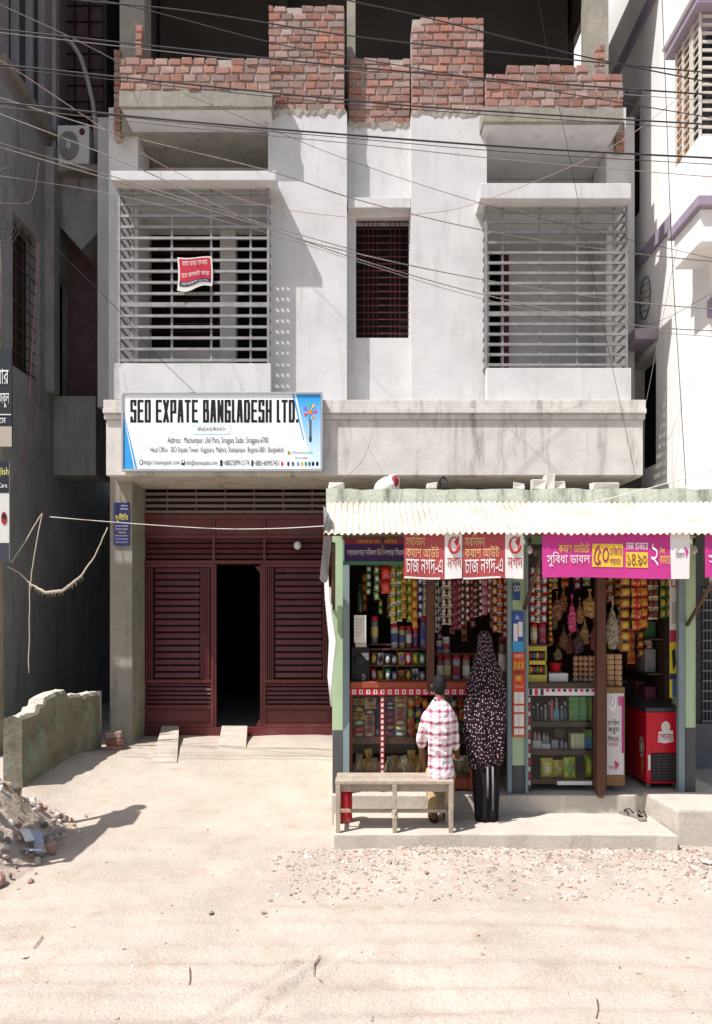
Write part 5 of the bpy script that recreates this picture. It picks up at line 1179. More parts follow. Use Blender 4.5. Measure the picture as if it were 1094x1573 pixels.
lay([(543.5, 1073, 560, 1083, 6.25, YEL, BRN, 'top yellow packet of the leftmost counter stack'), (543.5, 1084, 560, 1094, 6.25, (70, 52, 40), YEL, 'dark packet second from top in the leftmost counter stack'), (543.5, 1094.5, 560, 1105, 6.25, YEL, BRN, 'second yellow packet of the leftmost counter stack'), (543.5, 1105.5, 560, 1114.5, 6.25, (60, 140, 56), WHT, 'green packet of the leftmost counter stack'), (543.5, 1115.5, 560, 1124, 6.25, RED, PNK, 'upper red packet of the leftmost counter stack'), (543.5, 1124.3, 560, 1132.6, 6.25, RED, CRM, 'bottom red packet of the leftmost counter stack'),
     (560.5, 1071, 578, 1080, 6.24, CRM, BRN, 'top cream packet of the second counter stack'), (560.5, 1080, 578, 1089, 6.24, CRM, ORG, 'lower cream packet of the second counter stack'), (560.5, 1089.5, 576, 1097.5, 6.26, (90, 60, 110), CRM, 'purple packet of the second counter stack'), (560.5, 1098, 576, 1106, 6.25, (196, 176, 160), RED, 'pale packet under the purple one'), (560.5, 1106.5, 576, 1115, 6.26, (190, 160, 150), DRD, 'pale packet, second under the purple one'), (560.5, 1115.3, 576, 1124, 6.25, (196, 176, 166), RED, 'pale packet, third under the purple one'), (560.5, 1124.3, 576, 1132.6, 6.25, (186, 150, 140), CRM, 'bottom pale packet of the second counter stack'),
     (577, 1074, 583.7, 1098, 6.3, BLU, (90, 90, 150), 'upper tall dark blue packet left of the red divider'), (577, 1099, 583.7, 1116, 6.3, (70, 80, 140), BLU, 'middle blue packet left of the red divider'), (577, 1117, 583.7, 1132.6, 6.3, (60, 70, 140), WHT, 'lowest blue packet left of the red divider'),
     (591.5, 1071, 606, 1077, 6.25, (190, 150, 150), BLU, 'top thin booklet right of the red divider'), (591.5, 1077.5, 606, 1083, 6.25, (110, 60, 70), WHT, 'second thin booklet right of the red divider'), (591.5, 1083.5, 606, 1090, 6.25, (60, 80, 130), WHT, 'blue booklet right of the red divider'), (591.5, 1091, 606, 1101, 6.26, (140, 76, 110), PNK, 'top purple packet right of the red divider'), (591.5, 1101.3, 606, 1111.5, 6.26, (130, 70, 104), PNK, 'second purple packet right of the red divider'), (591.5, 1111.8, 606, 1122, 6.26, (140, 76, 110), CRM, 'third purple packet right of the red divider'), (591.5, 1122.3, 606, 1132.6, 6.26, (126, 66, 100), PNK, 'bottom purple packet right of the red divider'),
     (606.5, 1069, 625, 1078, 6.24, CRM, ORG, 'top tan packet of the fourth counter stack'), (606.5, 1078.3, 625, 1087, 6.24, (190, 150, 90), CRM, 'second tan packet of the fourth counter stack'), (606.5, 1087.3, 624, 1096, 6.25, (190, 160, 160), RED, 'upper red and white packet of the fourth counter stack'), (606.5, 1096.3, 624, 1105, 6.25, (180, 150, 150), RED, 'lower red and white packet of the fourth counter stack'), (606.5, 1105.3, 624, 1114, 6.25, ORG, WHT, 'orange packet of the fourth counter stack'), (606.5, 1114.3, 624, 1122.6, 6.25, YEL, WHT, 'yellow packet of the fourth counter stack'), (606.5, 1123, 624, 1132.6, 6.25, (110, 160, 190), CRM, 'light blue packet of the fourth counter stack')], G1)
cr = [(RED, YEL, 'red'), (YEL, RED, 'yellow'), (LIM, YEL, 'lime'), (BLU, YEL, 'blue'), (ORG, RED, 'orange'), (GRN, YEL, 'green')]
k = 0
for (x0, y0) in ((626, 1070), (636, 1069), (626, 1088), (637, 1087), (627, 1104), (637, 1106), (648, 1072), (649, 1092), (650, 1110), (692, 1072), (702, 1070), (712, 1074), (694, 1092), (705, 1090), (697, 1110), (708, 1112), (628, 1118), (715, 1095)):
    c1, c2, nm = cr[k % 6]; o = put_packet(x0, y0, x0+11, y0+17, 6.25+.012*(k % 3), c1, c2, None, None, 'crisp_packet', seed=k % 3, tilt=.5)
    tag(o, '%s crisp packet, %s of the loose pile behind the seated man' % (nm, ['first', 'second', 'third', 'fourth', 'fifth', 'sixth', 'seventh', 'eighth', 'ninth', 'tenth', 'eleventh', 'twelfth', 'thirteenth', 'fourteenth', 'fifteenth', 'sixteenth', 'seventeenth', 'eighteenth'][k]), 'packet', 'loose crisp packets in the left counter'); k += 1
k = 0
for (x0, y0, c) in ((545, 1158, 2), (552, 1166, 0), (562, 1150, 0), (563, 1170, 0), (570, 1164, 2), (577, 1170, 1), (592, 1162, 1), (600, 1160, 0), (609, 1164, 2), (617, 1160, 1), (626, 1152, 0), (634, 1160, 0), (642, 1156, 0), (690, 1160, 0), (700, 1165, 2), (710, 1160, 1)):
    c1, c2 = (((196, 150, 60), (150, 100, 44)), ((176, 166, 140), (140, 120, 90)), ((150, 140, 110), (170, 150, 110)))[c]
    o = put_packet(x0, y0, x0+12, 1187, 6.26+.015*(k % 3), c1, c2, None, None, 'crisp_packet', seed=k % 3, tilt=.3)
    tag(o, '%s bag from the left on the counter\'s lowest shelf' % ['first', 'second', 'third', 'fourth', 'fifth', 'sixth', 'seventh', 'eighth', 'ninth', 'tenth', 'eleventh', 'twelfth', 'thirteenth', 'fourteenth', 'fifteenth', 'sixteenth'][k], 'packet', 'golden and clear bags on the lowest counter shelf'); k += 1
# --- counter cabinet, right
cb2 = thing('display_cabinet', 'dark wooden three-shelf display cabinet left of the brown post', 'cabinet', W(865, 1214, 6.2))
MB().bx(812.6, 1049, 918, 1057.5, 6.15, 6.6).build('top', woodd, cb2, .003)
for x0, x1 in ((813, 817), (912, 917)): MB().bx(x0, 1057.8, x1, 1214, 6.17, 6.22).build('post', woodd, cb2)
for y in (1109, 1152.5, 1197): MB().bx(817.2, y, 911.8, y+7.5, 6.19, 6.55).build('shelf', woodd, cb2)
MB().bx(813, 1057.8, 917, 1214, 6.56, 6.6).build('back_panel', M('dark_ply', C(54, 40, 36), .8), cb2)
MB().bx(817.2, 1069, 911.8, 1196.8, 6.178, 6.182).build('glass_pane', glass, cb2)
st = MB().bx(811, 1058, 917, 1068.5, 6.150, 6.160).build('sticker_strip', ink(222, 216, 216), cb2)
for k in range(12): rect(813+k*8.7, 1058.6, 818+k*8.7, 1062.8 if k > 2 else 1068, 6.147, ink(*((200, 36, 74) if k % 2 else (60, 50, 60))), st, 'strip_print')
for k in range(13): rect(812.2, 1072+k*10.6, 814.6, 1079+k*10.6, 6.166, ink(*((200, 40, 70) if k % 2 else (226, 220, 216))), cb2, 'post_sticker')
rect(856, 1200, 910, 1206, 6.186, ink(216, 214, 210), cb2, 'paper_strip')
def boxes(rows, group, name, cat):
    for x0, y0, x1, y1, D, col, lab in rows:
        solo(MB().bx(x0, y0, x1, y1, D, D+.08), name, M('box_%d_%d_%d' % col, C(*col), .5, var=.2, scale=30), lab, cat, group, bevel=.002)
boxes([(875, 1070+i*9.7, 890, 1079.3+i*9.7, 6.25, (96+i*6, 158, 96), 'green carton %s from the top in the wide stack' % gpos[i]) for i in range(4)]+[(891, 1070+i*9.7, 902, 1079.3+i*9.7, 6.26, (112, 172, 104+i*5), 'green carton %s from the top in the middle stack' % gpos[i]) for i in range(4)]+[(903, 1070+i*6.5, 911, 1076.1+i*6.5, 6.27, (128, 150, 96-i*3), 'narrow carton %s from the top beside the cabinet post' % gpos[i]) for i in range(6)], 'green cartons in the right cabinet', 'carton', 'carton')
boxes([(877.5+i*7, 1127, 884+i*7, 1152, 6.25, (204, 200, 164), '%s cream carton on the middle shelf' % ('left', 'centre', 'right')[i]) for i in range(3)]+[(899, 1134, 912, 1152, 6.26, (96, 136, 170), 'blue carton on the middle shelf'), (898.5, 1121, 912, 1133.6, 6.27, (120, 150, 90), 'green carton on top of the blue one'), (846, 1075, 850, 1108.5, 6.25, (170, 100, 110), 'tall pink carton on the top shelf'), (851, 1090, 859, 1108.5, 6.25, (100, 150, 176), 'light blue carton on the top shelf'), (818, 1138, 832, 1152, 6.25, (188, 186, 182), 'white carton at the left of the middle shelf'), (848, 1137, 858, 1152, 6.25, (140, 140, 146), 'grey carton on the middle shelf'), (853, 1120, 868, 1133, 6.4, (110, 96, 70), 'brown carton at the back of the middle shelf'), (833, 1143, 846, 1152, 6.24, (200, 198, 190), 'low white carton on the middle shelf')], 'cartons in the right cabinet', 'carton', 'carton')
def bottle(x, y0, y1, w, D, col, cap, lab, group):
    b = W(x, y1, D); h = (y1-y0)*D/F; r = w*D/F/2; t = thing('small_bottle', lab, 'bottle', b, group)
    MB().lathe(b, [(r*.9, 0), (r, .008), (r, h*.6), (r*.45, h*.78), (r*.45, h*.84)], 10).build('body', M('bottle_%d_%d_%d' % col, C(*col), .25, var=.3, scale=40), t)
    MB().lathe(b+Vector((0, 0, h*.841)), [(r*.55, 0), (r*.55, h*.15)], 8).build('cap', M('cap_%d_%d_%d' % cap, C(*cap), .4), t)
for i, (x, y0, col) in enumerate(((820, 1084, (60, 58, 66)), (826, 1080, (96, 90, 96)), (832, 1086, (66, 70, 80)), (838, 1082, (150, 140, 144)), (844, 1078, (90, 60, 60)), (863, 1084, (120, 130, 140)), (868, 1078, (70, 90, 110)), (855, 1072, (150, 150, 150)))):
    bottle(x, y0, 1108.5 if x != 855 else 1089.6, 5, 6.27, col, (200, 200, 196), '%s small bottle on the right cabinet\'s top shelf' % gpos[i], 'small bottles in the right cabinet')
for i, (x, y0) in enumerate(((836, 1124), (841, 1126), (863, 1134), (869, 1138), (822, 1122), (828, 1124))): bottle(x, y0, (1142.6 if 833 < x < 846 else 1137.6 if x < 832 else 1152), 5, 6.28, (150+i*8, 152, 156), (90, 90, 96), '%s pale bottle on the right cabinet\'s middle shelf' % gpos[i], 'pale bottles on the middle shelf')
lay([(831, 1164, 849, 1196.5, 6.25, (196, 186, 60), (206, 200, 150), 'left yellow bag on the cabinet\'s bottom shelf'), (849, 1167, 868, 1196.5, 6.27, (200, 176, 70), (150, 150, 80), 'middle yellow bag on the cabinet\'s bottom shelf'), (866, 1163, 884, 1196.5, 6.24, (190, 190, 60), (90, 140, 60), 'yellow and green bag on the cabinet\'s bottom shelf'), (899, 1160, 911, 1196.5, 6.26, (150, 170, 50), (196, 190, 80), 'green and yellow bag beside the cabinet post')], 'yellow bags on the bottom shelf')
# bread stacks, candy box, bowl
bun = MB(); sphere(bun, (0, 0, 0), .5, .5, .5, 12, 8); bunm = bun.mesh('bread_roll', M('bread_crust', C(176, 128, 84), .6, var=.2, scale=5, rnd=.12))
i = 0
for r_ in range(5):
    for c_ in range(5):
        o = link('bread_roll', bunm); o.location = W(884+c_*7.4, 1044-r_*8.2, 6.3+.01*(c_ % 2)); o.scale = (.042, .07, .048); tag(o, 'wrapped bread roll, %s from the left in the %s row of the stack' % (gpos[c_], ('bottom', 'second', 'third', 'fourth', 'top')[r_]), 'bread', 'bread rolls on the cabinet')
for r_ in range(6):
    for c_ in range(2):
        solo(MB().bx(933+c_*12, 1005+r_*8.2, 944+c_*12, 1012.7+r_*8.2, 6.28, 6.4), 'bread_packet', M('bread_pack', C(178, 144, 106), .4, var=.3, scale=30), 'bread packet, %s from the top in the %s column behind the post' % (gpos[r_], ('left', 'right')[c_]), 'bread', 'bread packets right of the post', bevel=.008)
cd = thing('candy_display', 'yellow tiered candy display box on the right cabinet', 'display box', W(826, 1048, 6.2))
for y0, y1, c in ((993, 1000, (176, 160, 70)), (1015, 1021, (196, 176, 60)), (1037, 1048, (186, 170, 80))): MB().bx(811.5, y0, 840, y1, 6.2, 6.35).build('tier', M('yellow_card_%d' % y0, C(*c), .6, var=.15), cd)
for x in (811.5, 838.6): MB().bx(x, 1000.2, x+1.4, 1036.8, 6.2, 6.35).build('side', M('yellow_card_993', C(176, 160, 70), .6), cd)
for r_, y in enumerate((1007.5, 1029)):
    for c_ in range(5):
        mb = MB(); sphere(mb, W(815.5+c_*5.2, y, 6.26), .016, .016, .032, 8, 6); mb.build('candy', M('candy_%d' % (c_+r_*2), C(*((190, 40, 60), (60, 110, 180), (220, 180, 60), (170, 60, 140), (90, 160, 80), (230, 120, 50), (120, 70, 160))[(c_+r_*2) % 7]), .3, var=.4, scale=60), cd)
solo(MB().lathe(W(853, 1034, 6.35), [(.028, 0), (.045, .03), (.055, .085), (.058, .09), (.052, .085), (.04, .03), (.002, .012)], 16), 'bowl', M('red_plastic', C(178, 26, 34), .35), 'red plastic bowl standing on the small white box', 'bowl')
solo(MB().bx(844, 1034.5, 873, 1047.5, 6.25, 6.45), 'white_box', plasticw, 'small white box under the red bowl', 'box', bevel=.004)
# pink poster board / tall box
pb = thing('poster_stand', 'tall box with a pink and white bill-payment poster beside the freezer', 'poster', W(946, 1207, 6.15))
MB().bx(932, 1056, 960, 1207, 6.15, 6.35).build('box', M('ochre_board', C(132, 102, 66), .7, var=.15), pb)
rect(932.5, 1065, 958.5, 1190, 6.147, ink(206, 200, 200), pb, 'sheet'); disc(941, 1080, 6, 13, 6.144, ink(230, 228, 226), pb, 'badge'); disc(941, 1078, 3.4, 8, 6.142, ink(150, 140, 140), pb, 'badge'); disc(941, 1078, 2.4, 6.4, 6.140, ink(224, 222, 222), pb, 'badge')
rect(955.5, 1070, 958.5, 1157, 6.143, ink(170, 50, 120), pb, 'pink_edge'); rect(950, 1070, 955.4, 1084, 6.143, ink(190, 90, 150), pb, 'pink_edge')
for s_, y in (('দে বিল', 1105), ('করুন', 1118), ('নিশ্চিন্তে', 1130)): lettering(s_, 934, y, 951, y+10, 6.142, ink(50, 44, 46), pb, bold=.03)
lettering('সহজে', 935, 1142, 950, 1147, 6.142, ink(190, 90, 110), pb)
poly([(944, 1168), (952, 1174), (946, 1184)], 6.142, ink(200, 50, 110), pb, 'emblem'); lettering('বিকাশ', 935, 1176, 944, 1182, 6.142, ink(150, 110, 120), pb)
# freezer
fz = thing('chest_freezer', 'red ice-cream chest freezer with black grille by the right pillar', 'freezer', (2.57, 6.45, flz))
FX0, FX1, FD0, FD1 = wx(993, 6.25), wx(1049, 6.25), 6.25, 6.72; fzt, fzb = wz(1094, 6.25), wz(1204, 6.25)
redm = M('freezer_red', C(196, 22, 44), .35, var=.05)
MB().box(FX0, FX1, FD0, FD1, fzb, fzt).build('body', redm, fz, .008)
mb = MB(); zz = fzt+.002
mb.add([(FX0-.005, FD0-.005, zz), (FX1+.005, FD0-.005, zz), (FX1+.005, FD1, zz), (FX0-.005, FD1, zz), (FX0-.005, FD0-.005, zz+.035), (FX1+.005, FD0-.005, zz+.035), (FX1+.005, FD1, zz+.10), (FX0-.005, FD1, zz+.10)], [(0, 3, 2, 1), (4, 5, 6, 7), (0, 1, 5, 4), (1, 2, 6, 5), (2, 3, 7, 6), (3, 0, 4, 7)])
mb.build('lid', M('freezer_lid', C(62, 64, 66), .3), fz, .006)
gv_ = MB().bx(1001, 1157, 1047, 1200, 6.243, 6.2485).build('vent', M('vent_black', C(36, 34, 34), .6), fz)
for i in range(9): MB().bx(1002, 1159.5+i*4.5, 1046, 1161.6+i*4.5, 6.236, 6.2425).build('vent_slat', M('vent_slat', C(70, 66, 66), .6), gv_)
for i in range(3): MB().bx(1012+i*12, 1158, 1013.4+i*12, 1199, 6.234, 6.2425).build('vent_rib', M('vent_slat', C(70, 66, 66), .6), gv_)
MB().bx(996, 1160, 999.5, 1183, 6.24, 6.249).build('handle', paperw, fz)
poly([(1012, 1124), (1034, 1122), (1035, 1139), (1022, 1142), (1011, 1140)], 6.247, ink(226, 222, 220), fz, 'badge'); disc(1023, 1117, 7, 9, 6.2472, ink(220, 214, 206), fz, 'badge'); lettering('পোলার', 1013, 1127, 1034, 1138, 6.244, ink(170, 30, 50), fz, bold=.04)
for yv in range(3): 
    p = [Vector((FX0-.0015-.0004*yv, FD0+.10+.05*math.cos(t*.5236)*(1-yv*.25), .60+.08*yv*0+.09*math.sin(t*.5236)*(1-yv*.25))) for t in range(12)]
    mb = MB(); mb.add(p, [tuple(range(12))]); mb.build('side_print', ink(*((214, 200, 190), (120, 70, 50), (224, 214, 200))[yv]), fz)
mb = MB(); mb.add([(FX0-.0015, FD0+.12, .50), (FX0-.0015, FD0+.05, .50), (FX0-.0015, FD0+.085, .33)], [(0, 1, 2)]); mb.build('side_print', ink(176, 120, 80), fz)
for X, Y in ((FX0+.03, FD0+.04), (FX1-.03, FD0+.04), (FX0+.03, FD1-.04), (FX1-.03, FD1-.04)): MB().lathe((X, Y, flz), [(.012, 0), (.02, .012), (.02, fzb-flz)], 8).build('caster', M('grey_caster', C(120, 120, 118), .5), fz)
# dark glass-door fridge behind, posters on the right wall
fr_ = thing('drinks_fridge', 'dark glass-door drinks fridge behind the freezer', 'fridge', W(1015, 1190, 7.0))
MB().bx(996, 900, 1036, 1190, 7.02, 7.5).build('body', M('fridge_dark', C(30, 30, 34), .4), fr_); MB().bx(999, 905, 1033, 1160, 7.0, 7.015).build('door', glassdark, fr_)
for i in range(4): MB().bx(1002+i*7, 960+(i % 2)*26, 1007+i*7, 990+(i % 2)*22, 6.985, 6.995).build('door_patch', ink(*((120, 60, 50), (60, 80, 120), (140, 120, 90), (60, 90, 80))[i]), fr_)  # small coloured plates on the fridge door
p1 = solo(MB().bx(1029, 884, 1042.5, 986, 6.2, 6.205), 'payment_poster', paperw, 'narrow white payment poster left of the right pillar', 'poster')
rect(1029, 968, 1042.5, 986, 6.197, ink(170, 44, 74), p1, 'red_base'); rect(1031.5, 888, 1040, 902, 6.197, ink(170, 70, 80), p1, 'red_frame'); rect(1033, 890, 1038.5, 900, 6.195, paperw, p1, 'frame_inside'); rect(1032, 925, 1040.5, 958, 6.197, ink(176, 174, 172), p1, 'grey_panel')
fixkids(p1)
p2 = solo(MB().bx(1029, 986.5, 1042.5, 1072, 6.2, 6.205), 'yellow_poster', ink(196, 182, 50), 'yellow and blue poster below the payment poster', 'poster')
rect(1029, 1035, 1042.5, 1044, 6.197, ink(40, 50, 100), p2, 'blue_band'); poly([(1032, 1000), (1037, 996), (1039, 1020), (1034, 1030)], 6.197, ink(46, 40, 40), p2, 'dark_figure'); rect(1033, 1044.5, 1042, 1071, 6.197, ink(60, 90, 130), p2, 'blue_field')
fixkids(p2)
# posters on the middle pillar
for nm, x0, y0, x1, y1, D, col, lab in (('number_plate', 788.5, 895, 799, 922, 6.1, (44, 74, 130), 'small blue number plate on the middle pillar'), ('blue_poster', 787.5, 939, 804.5, 1002, 6.1, (46, 78, 160), 'blue poster with white panels on the middle pillar'), ('orange_poster', 788, 1002.5, 806.5, 1132, 6.1, (206, 72, 42), 'orange-red poster with white boxes on the middle pillar')):
    p = thing(nm, lab, 'poster' if nm != 'number_plate' else 'plate', W((x0+x1)/2, y1, D)); MB().bx(x0, y0, x1, y1, D, D+.004).build('sheet', ink(*col), p)
    if nm == 'number_plate': lettering('৩০', 789.5, 899, 798.5, 909, D-.003, paperw, p, bold=.04)
    elif nm == 'blue_poster':
        lettering('১৬...', 792, 944, 800, 952, D-.003, paperw, p); rect(789, 958, 795.5, 985, D-.003, paperw, p, 'white_panel'); rect(796.5, 955, 803, 978, D-.003, paperw, p, 'white_panel'); rect(787.6, 985.5, 804.4, 1001.5, D-.002, ink(70, 150, 200), p, 'sky_panel')
    else:
        for i in range(3): rect(789.5+i*5.6, 1016, 793.6+i*5.6, 1028, D-.003, ink(196, 150, 60), p, 'yellow_box')
        for i in range(3): rect(789.5+i*5.6, 1030, 793.6+i*5.6, 1036, D-.003, ink(120, 60, 50), p, 'dark_box')
        rect(792.5, 1038, 801, 1046, D-.003, ink(200, 160, 70), p, 'yellow_box'); lettering('সতর্কতা', 790, 1005, 804, 1011, D-.003, ink(240, 210, 180), p); lettering('নির্দেশ', 791, 1052, 804, 1057, D-.003, ink(240, 210, 180), p)
        for y0_, y1_ in ((1063, 1081), (1084, 1094), (1097, 1116), (1119, 1129)):
            rect(790, y0_, 797, y1_, D-.003, paperw, p, 'white_box'); rect(797.6, y0_, 805, y1_, D-.003, paperw, p, 'white_box')
# ---------------------------------------------------------------- apron: bench, canister, slippers
bn_ = thing('wooden_bench', 'weathered narrow wooden bench standing on the shop apron', 'bench', (wx(606, 5.6), 5.66, .117))
SZ = wz(1200, 5.53); BL, BR = wx(515, 5.53), wx(697.5, 5.53)
MB().box(BL, BR, 5.53, 5.655, SZ-.026, SZ).build('seat_plank', woodl, bn_, .004); MB().box(BL+.008, BR-.012, 5.66, 5.80, SZ-.026, SZ+.003).build('seat_plank', woodl, bn_, .004)
MB().box(BL+.015, BR-.015, 5.555, 5.575, SZ-.085, SZ-.027).build('apron_rail', woodl, bn_, .003); MB().box(BL+.015, BR-.015, 5.76, 5.78, SZ-.085, SZ-.027).build('apron_rail', woodl, bn_, .003)
for X in (BL+.02, wx(606.5, 5.55), BR-.02):
    for Y in (5.545, 5.77):
        mb = MB(); mb.loft([[Vector((X+a*.016, Y+b*.016, .117)) for a, b in ((-1, -1), (1, -1), (1, 1), (-1, 1))], [Vector((X+a*.017, Y+b*.017, SZ-.027)) for a, b in ((-1, -1), (1, -1), (1, 1), (-1, 1))]], smooth=False)
        if Y < 5.6 or X != wx(606.5, 5.55): mb.build('leg', woodl, bn_, .003)
    MB().box(X-.012, X+.012, 5.562, 5.753, .235, .262).build('side_stretcher', woodl, bn_)
MB().box(BL+.037, BR-.037, 5.648, 5.664, .236, .261).build('long_stretcher', woodl, bn_, .002)
mb = MB(); c = Vector((wx(606.5, 5.55), 5.545, .25)); mb.tube([c+Vector((.022*math.cos(t*1.3), .022*math.sin(t*1.3), .0022*t-.03)) for t in range(30)], .005, 5); mb.build('rope_lashing', ropem, bn_)
cn = thing('red_canister', 'red plastic canister standing under the bench\'s left end', 'canister', W(531, 1262, 5.83)); b = W(531, 1262, 5.83); b.z = .117
rp = M('worn_red_plastic', C(190, 34, 44), .45, var=.15, stain=C(220, 200, 196), grime=.5)
MB().lathe(b, [(.048, 0), (.052, .01), (.052, .22), (.045, .24)], 16).build('body', rp, cn); MB().lathe(b+Vector((0, 0, .2405)), [(.05, 0), (.05, .03), (.02, .035)], 16).build('lid', rp, cn)
for x, y, a, s_ in ((970, 1247, .5, 'left'), (986, 1254, -.35, 'right')):
    D = 5.98 if s_ == 'left' else 5.92; c = W(x, y, D); c.z = .117; fl = thing('flip_flop', s_+' grey flip-flop lying by the shop step', 'sandal', c, 'pair of flip-flops')
    out = [(.0, -.11), (.028, -.10), (.034, -.06), (.026, 0), (.038, .06), (.03, .105), (0, .12), (-.03, .10), (-.036, .055), (-.026, 0), (-.03, -.06), (-.024, -.10)]
    rot = lambda p: Vector((p[0]*math.cos(a)-p[1]*math.sin(a), p[0]*math.sin(a)+p[1]*math.cos(a), 0))
    mb = MB(); mb.loft([[c+rot(p)+Vector((0, 0, .001)) for p in out], [c+rot(p)+Vector((0, 0, .018)) for p in out]], smooth=False); mb.build('sole', M('grey_rubber', C(128, 120, 112), .8, var=.2), fl)
    mb = MB(); mb.tube([c+rot((-.03, .0))+Vector((0, 0, .018)), c+rot((-.02, .04))+Vector((0, 0, .05)), c+rot((0, .075))+Vector((0, 0, .02)), c+rot((.02, .04))+Vector((0, 0, .05)), c+rot((.03, 0))+Vector((0, 0, .018))], .006, 6); mb.build('strap', M('dark_strap', C(60, 54, 50), .7), fl)
# ================================================================== PEOPLE
skin = M('brown_skin', C(112, 76, 58), .6, var=.1, scale=20); hairm = M('black_hair', C(20, 18, 17), .75, var=.3, scale=60, bump=.5, bscale=120)
def plaid():
    m = bpy.data.materials.new('plaid_shirt'); m.use_nodes = True; n = m.node_tree.nodes; l = m.node_tree.links; b = n['Principled BSDF']; b.inputs['Roughness'].default_value = .85
    tc = n.new('ShaderNodeTexCoord'); sp = n.new('ShaderNodeSeparateXYZ'); l.new(tc.outputs['Object'], sp.inputs[0])
    def band(src, pitch, off, w):
        a = n.new('ShaderNodeMath'); a.operation = 'MULTIPLY_ADD'; l.new(src, a.inputs[0]); a.inputs[1].default_value = 1/pitch; a.inputs[2].default_value = off+50
        f_ = n.new('ShaderNodeMath'); f_.operation = 'FRACT'; l.new(a.outputs[0], f_.inputs[0])
        g = n.new('ShaderNodeMath'); g.operation = 'LESS_THAN'; l.new(f_.outputs[0], g.inputs[0]); g.inputs[1].default_value = w; return g.outputs[0]
    def add(*xs):
        o = xs[0][0]; first = True; acc = None
        for src, k in xs:
            q = n.new('ShaderNodeMath'); q.operation = 'MULTIPLY_ADD'; l.new(src, q.inputs[0]); q.inputs[1].default_value = k
            if acc is None: q.inputs[2].default_value = 0
            else: l.new(acc, q.inputs[2])
            acc = q.outputs[0]
        return acc
    X, Z = sp.outputs['X'], sp.outputs['Z']
    fac = add((band(X, .062, .1, .30), .45), (band(Z, .085, .3, .30), .5), (band(X, .031, .55, .14), .34), (band(Z, .0425, .4, .13), .34))
    mx = n.new('ShaderNodeMix'); mx.data_type = 'RGBA'; mx.clamp_factor = True; l.new(fac, mx.inputs[0]); mx.inputs[6].default_value = (*C(230, 222, 226), 1); mx.inputs[7].default_value = (*C(140, 44, 76), 1)
    l.new(mx.outputs[2], b.inputs['Base Color'])
    nb = n.new('ShaderNodeTexNoise'); nb.inputs['Scale'].default_value = 22; bp = n.new('ShaderNodeBump'); bp.inputs['Strength'].default_value = .35; bp.inputs['Distance'].default_value = .012
    l.new(tc.outputs['Object'], nb.inputs['Vector']); l.new(nb.outputs[0], bp.inputs['Height']); l.new(bp.outputs[0], b.inputs['Normal']); return m
khaki = M('khaki_cotton', C(182, 156, 112), .9, var=.12, scale=12, bump=.3, bscale=30)
def hand(mb, wr, d, up, side):     # palm + five bent fingers; d along the hand, up the back of the hand, side towards the thumb
    d, up, side = d.normalized(), up.normalized(), side.normalized()
    mb.tube([wr-d*.01, wr+d*.03, wr+d*.075], [(.022, .013), (.03, .014), (.032, .012)], 10)
    for k, (o, ln) in enumerate(((.024, .062), (.008, .07), (-.008, .066), (-.024, .052))):
        p = wr+d*.07+side*o; mb.tube([p, p+d*ln*.45-up*.006, p+d*ln*.8-up*.022, p+d*ln*.9-up*.04], [.0085, .008, .0075, .006], 8)
    p = wr+d*.02+side*.026; mb.tube([p, p+side*.022+d*.022, p+side*.03+d*.05-up*.008], [.011, .0095, .007], 8)
man = thing('person', 'seated person in a red and white plaid shirt, seen from behind on the bench', 'person', (wx(677, 5.7), 5.70, SZ))
hip = W(677, 1186, 5.70); che = W(676, 1112, 5.665); nk = W(675.5, 1073, 5.675); hd = W(675, 1055, 5.69)
shL, shR = W(657.5, 1090, 5.68), W(694.5, 1091, 5.68); elL, elR = W(645.5, 1136, 5.71), W(699.5, 1142, 5.73); wrL, wrR = W(653, 1174, 5.86), W(703, 1164, 5.90)
knL, knR = W(664, 1192, 5.98), W(690, 1192, 5.98); anL, anR = W(667.5, 1258, 5.84), W(689, 1256, 5.86)
SWm = .9
mb = MB()
mb.loft([ell((hip.x, hip.y+.01, hip.z-.05), .085, .085), ell((hip.x, hip.y, hip.z+.02), .088, .085), ell((hip.x, hip.y-.01, hip.z+.14), .078, .07), ell((che.x, che.y, che.z), .088, .075), ell((che.x, che.y+.005, che.z+.09), .09, .07), ell((nk.x, nk.y, nk.z-.03), .055, .05), ell((nk.x, nk.y, nk.z+.02), .034, .036), ell((hd.x, hd.y, hd.z-.05), .033, .036)])
sphere(mb, hd+Vector((0, .0, .02)), .050, .064, .072); sphere(mb, hd+Vector((0, .032, -.03)), .038, .038, .048)
mb.tube([hd+Vector((0, .062, .012)), hd+Vector((0, .082, -.012))], [.008, .011], 8)
for s_ in (-1, 1): mb.tube([hd+Vector((s_*.050, .004, -.012)), hd+Vector((s_*.060, -.004, .018))], [(.006, .012), (.007, .016)], 8)
for a, e, w_ in ((shL, elL, wrL), (shR, elR, wrR)): mb.tube([a+(che-a)*.25, a.lerp(e, .35), e], [.028, .03, .027], 10); mb.tube([e, e.lerp(w_, .4), w_], [.029, .028, .019], 10)
hand(mb, wrL, (knL-wrL)*.6+Vector((0, .1, -.05)), Vector((0, 0, 1)), Vector((1, 0, 0))); hand(mb, wrR, Vector((.0, .6, .12)), Vector((0, 0, 1)), Vector((-1, 0, 0)))
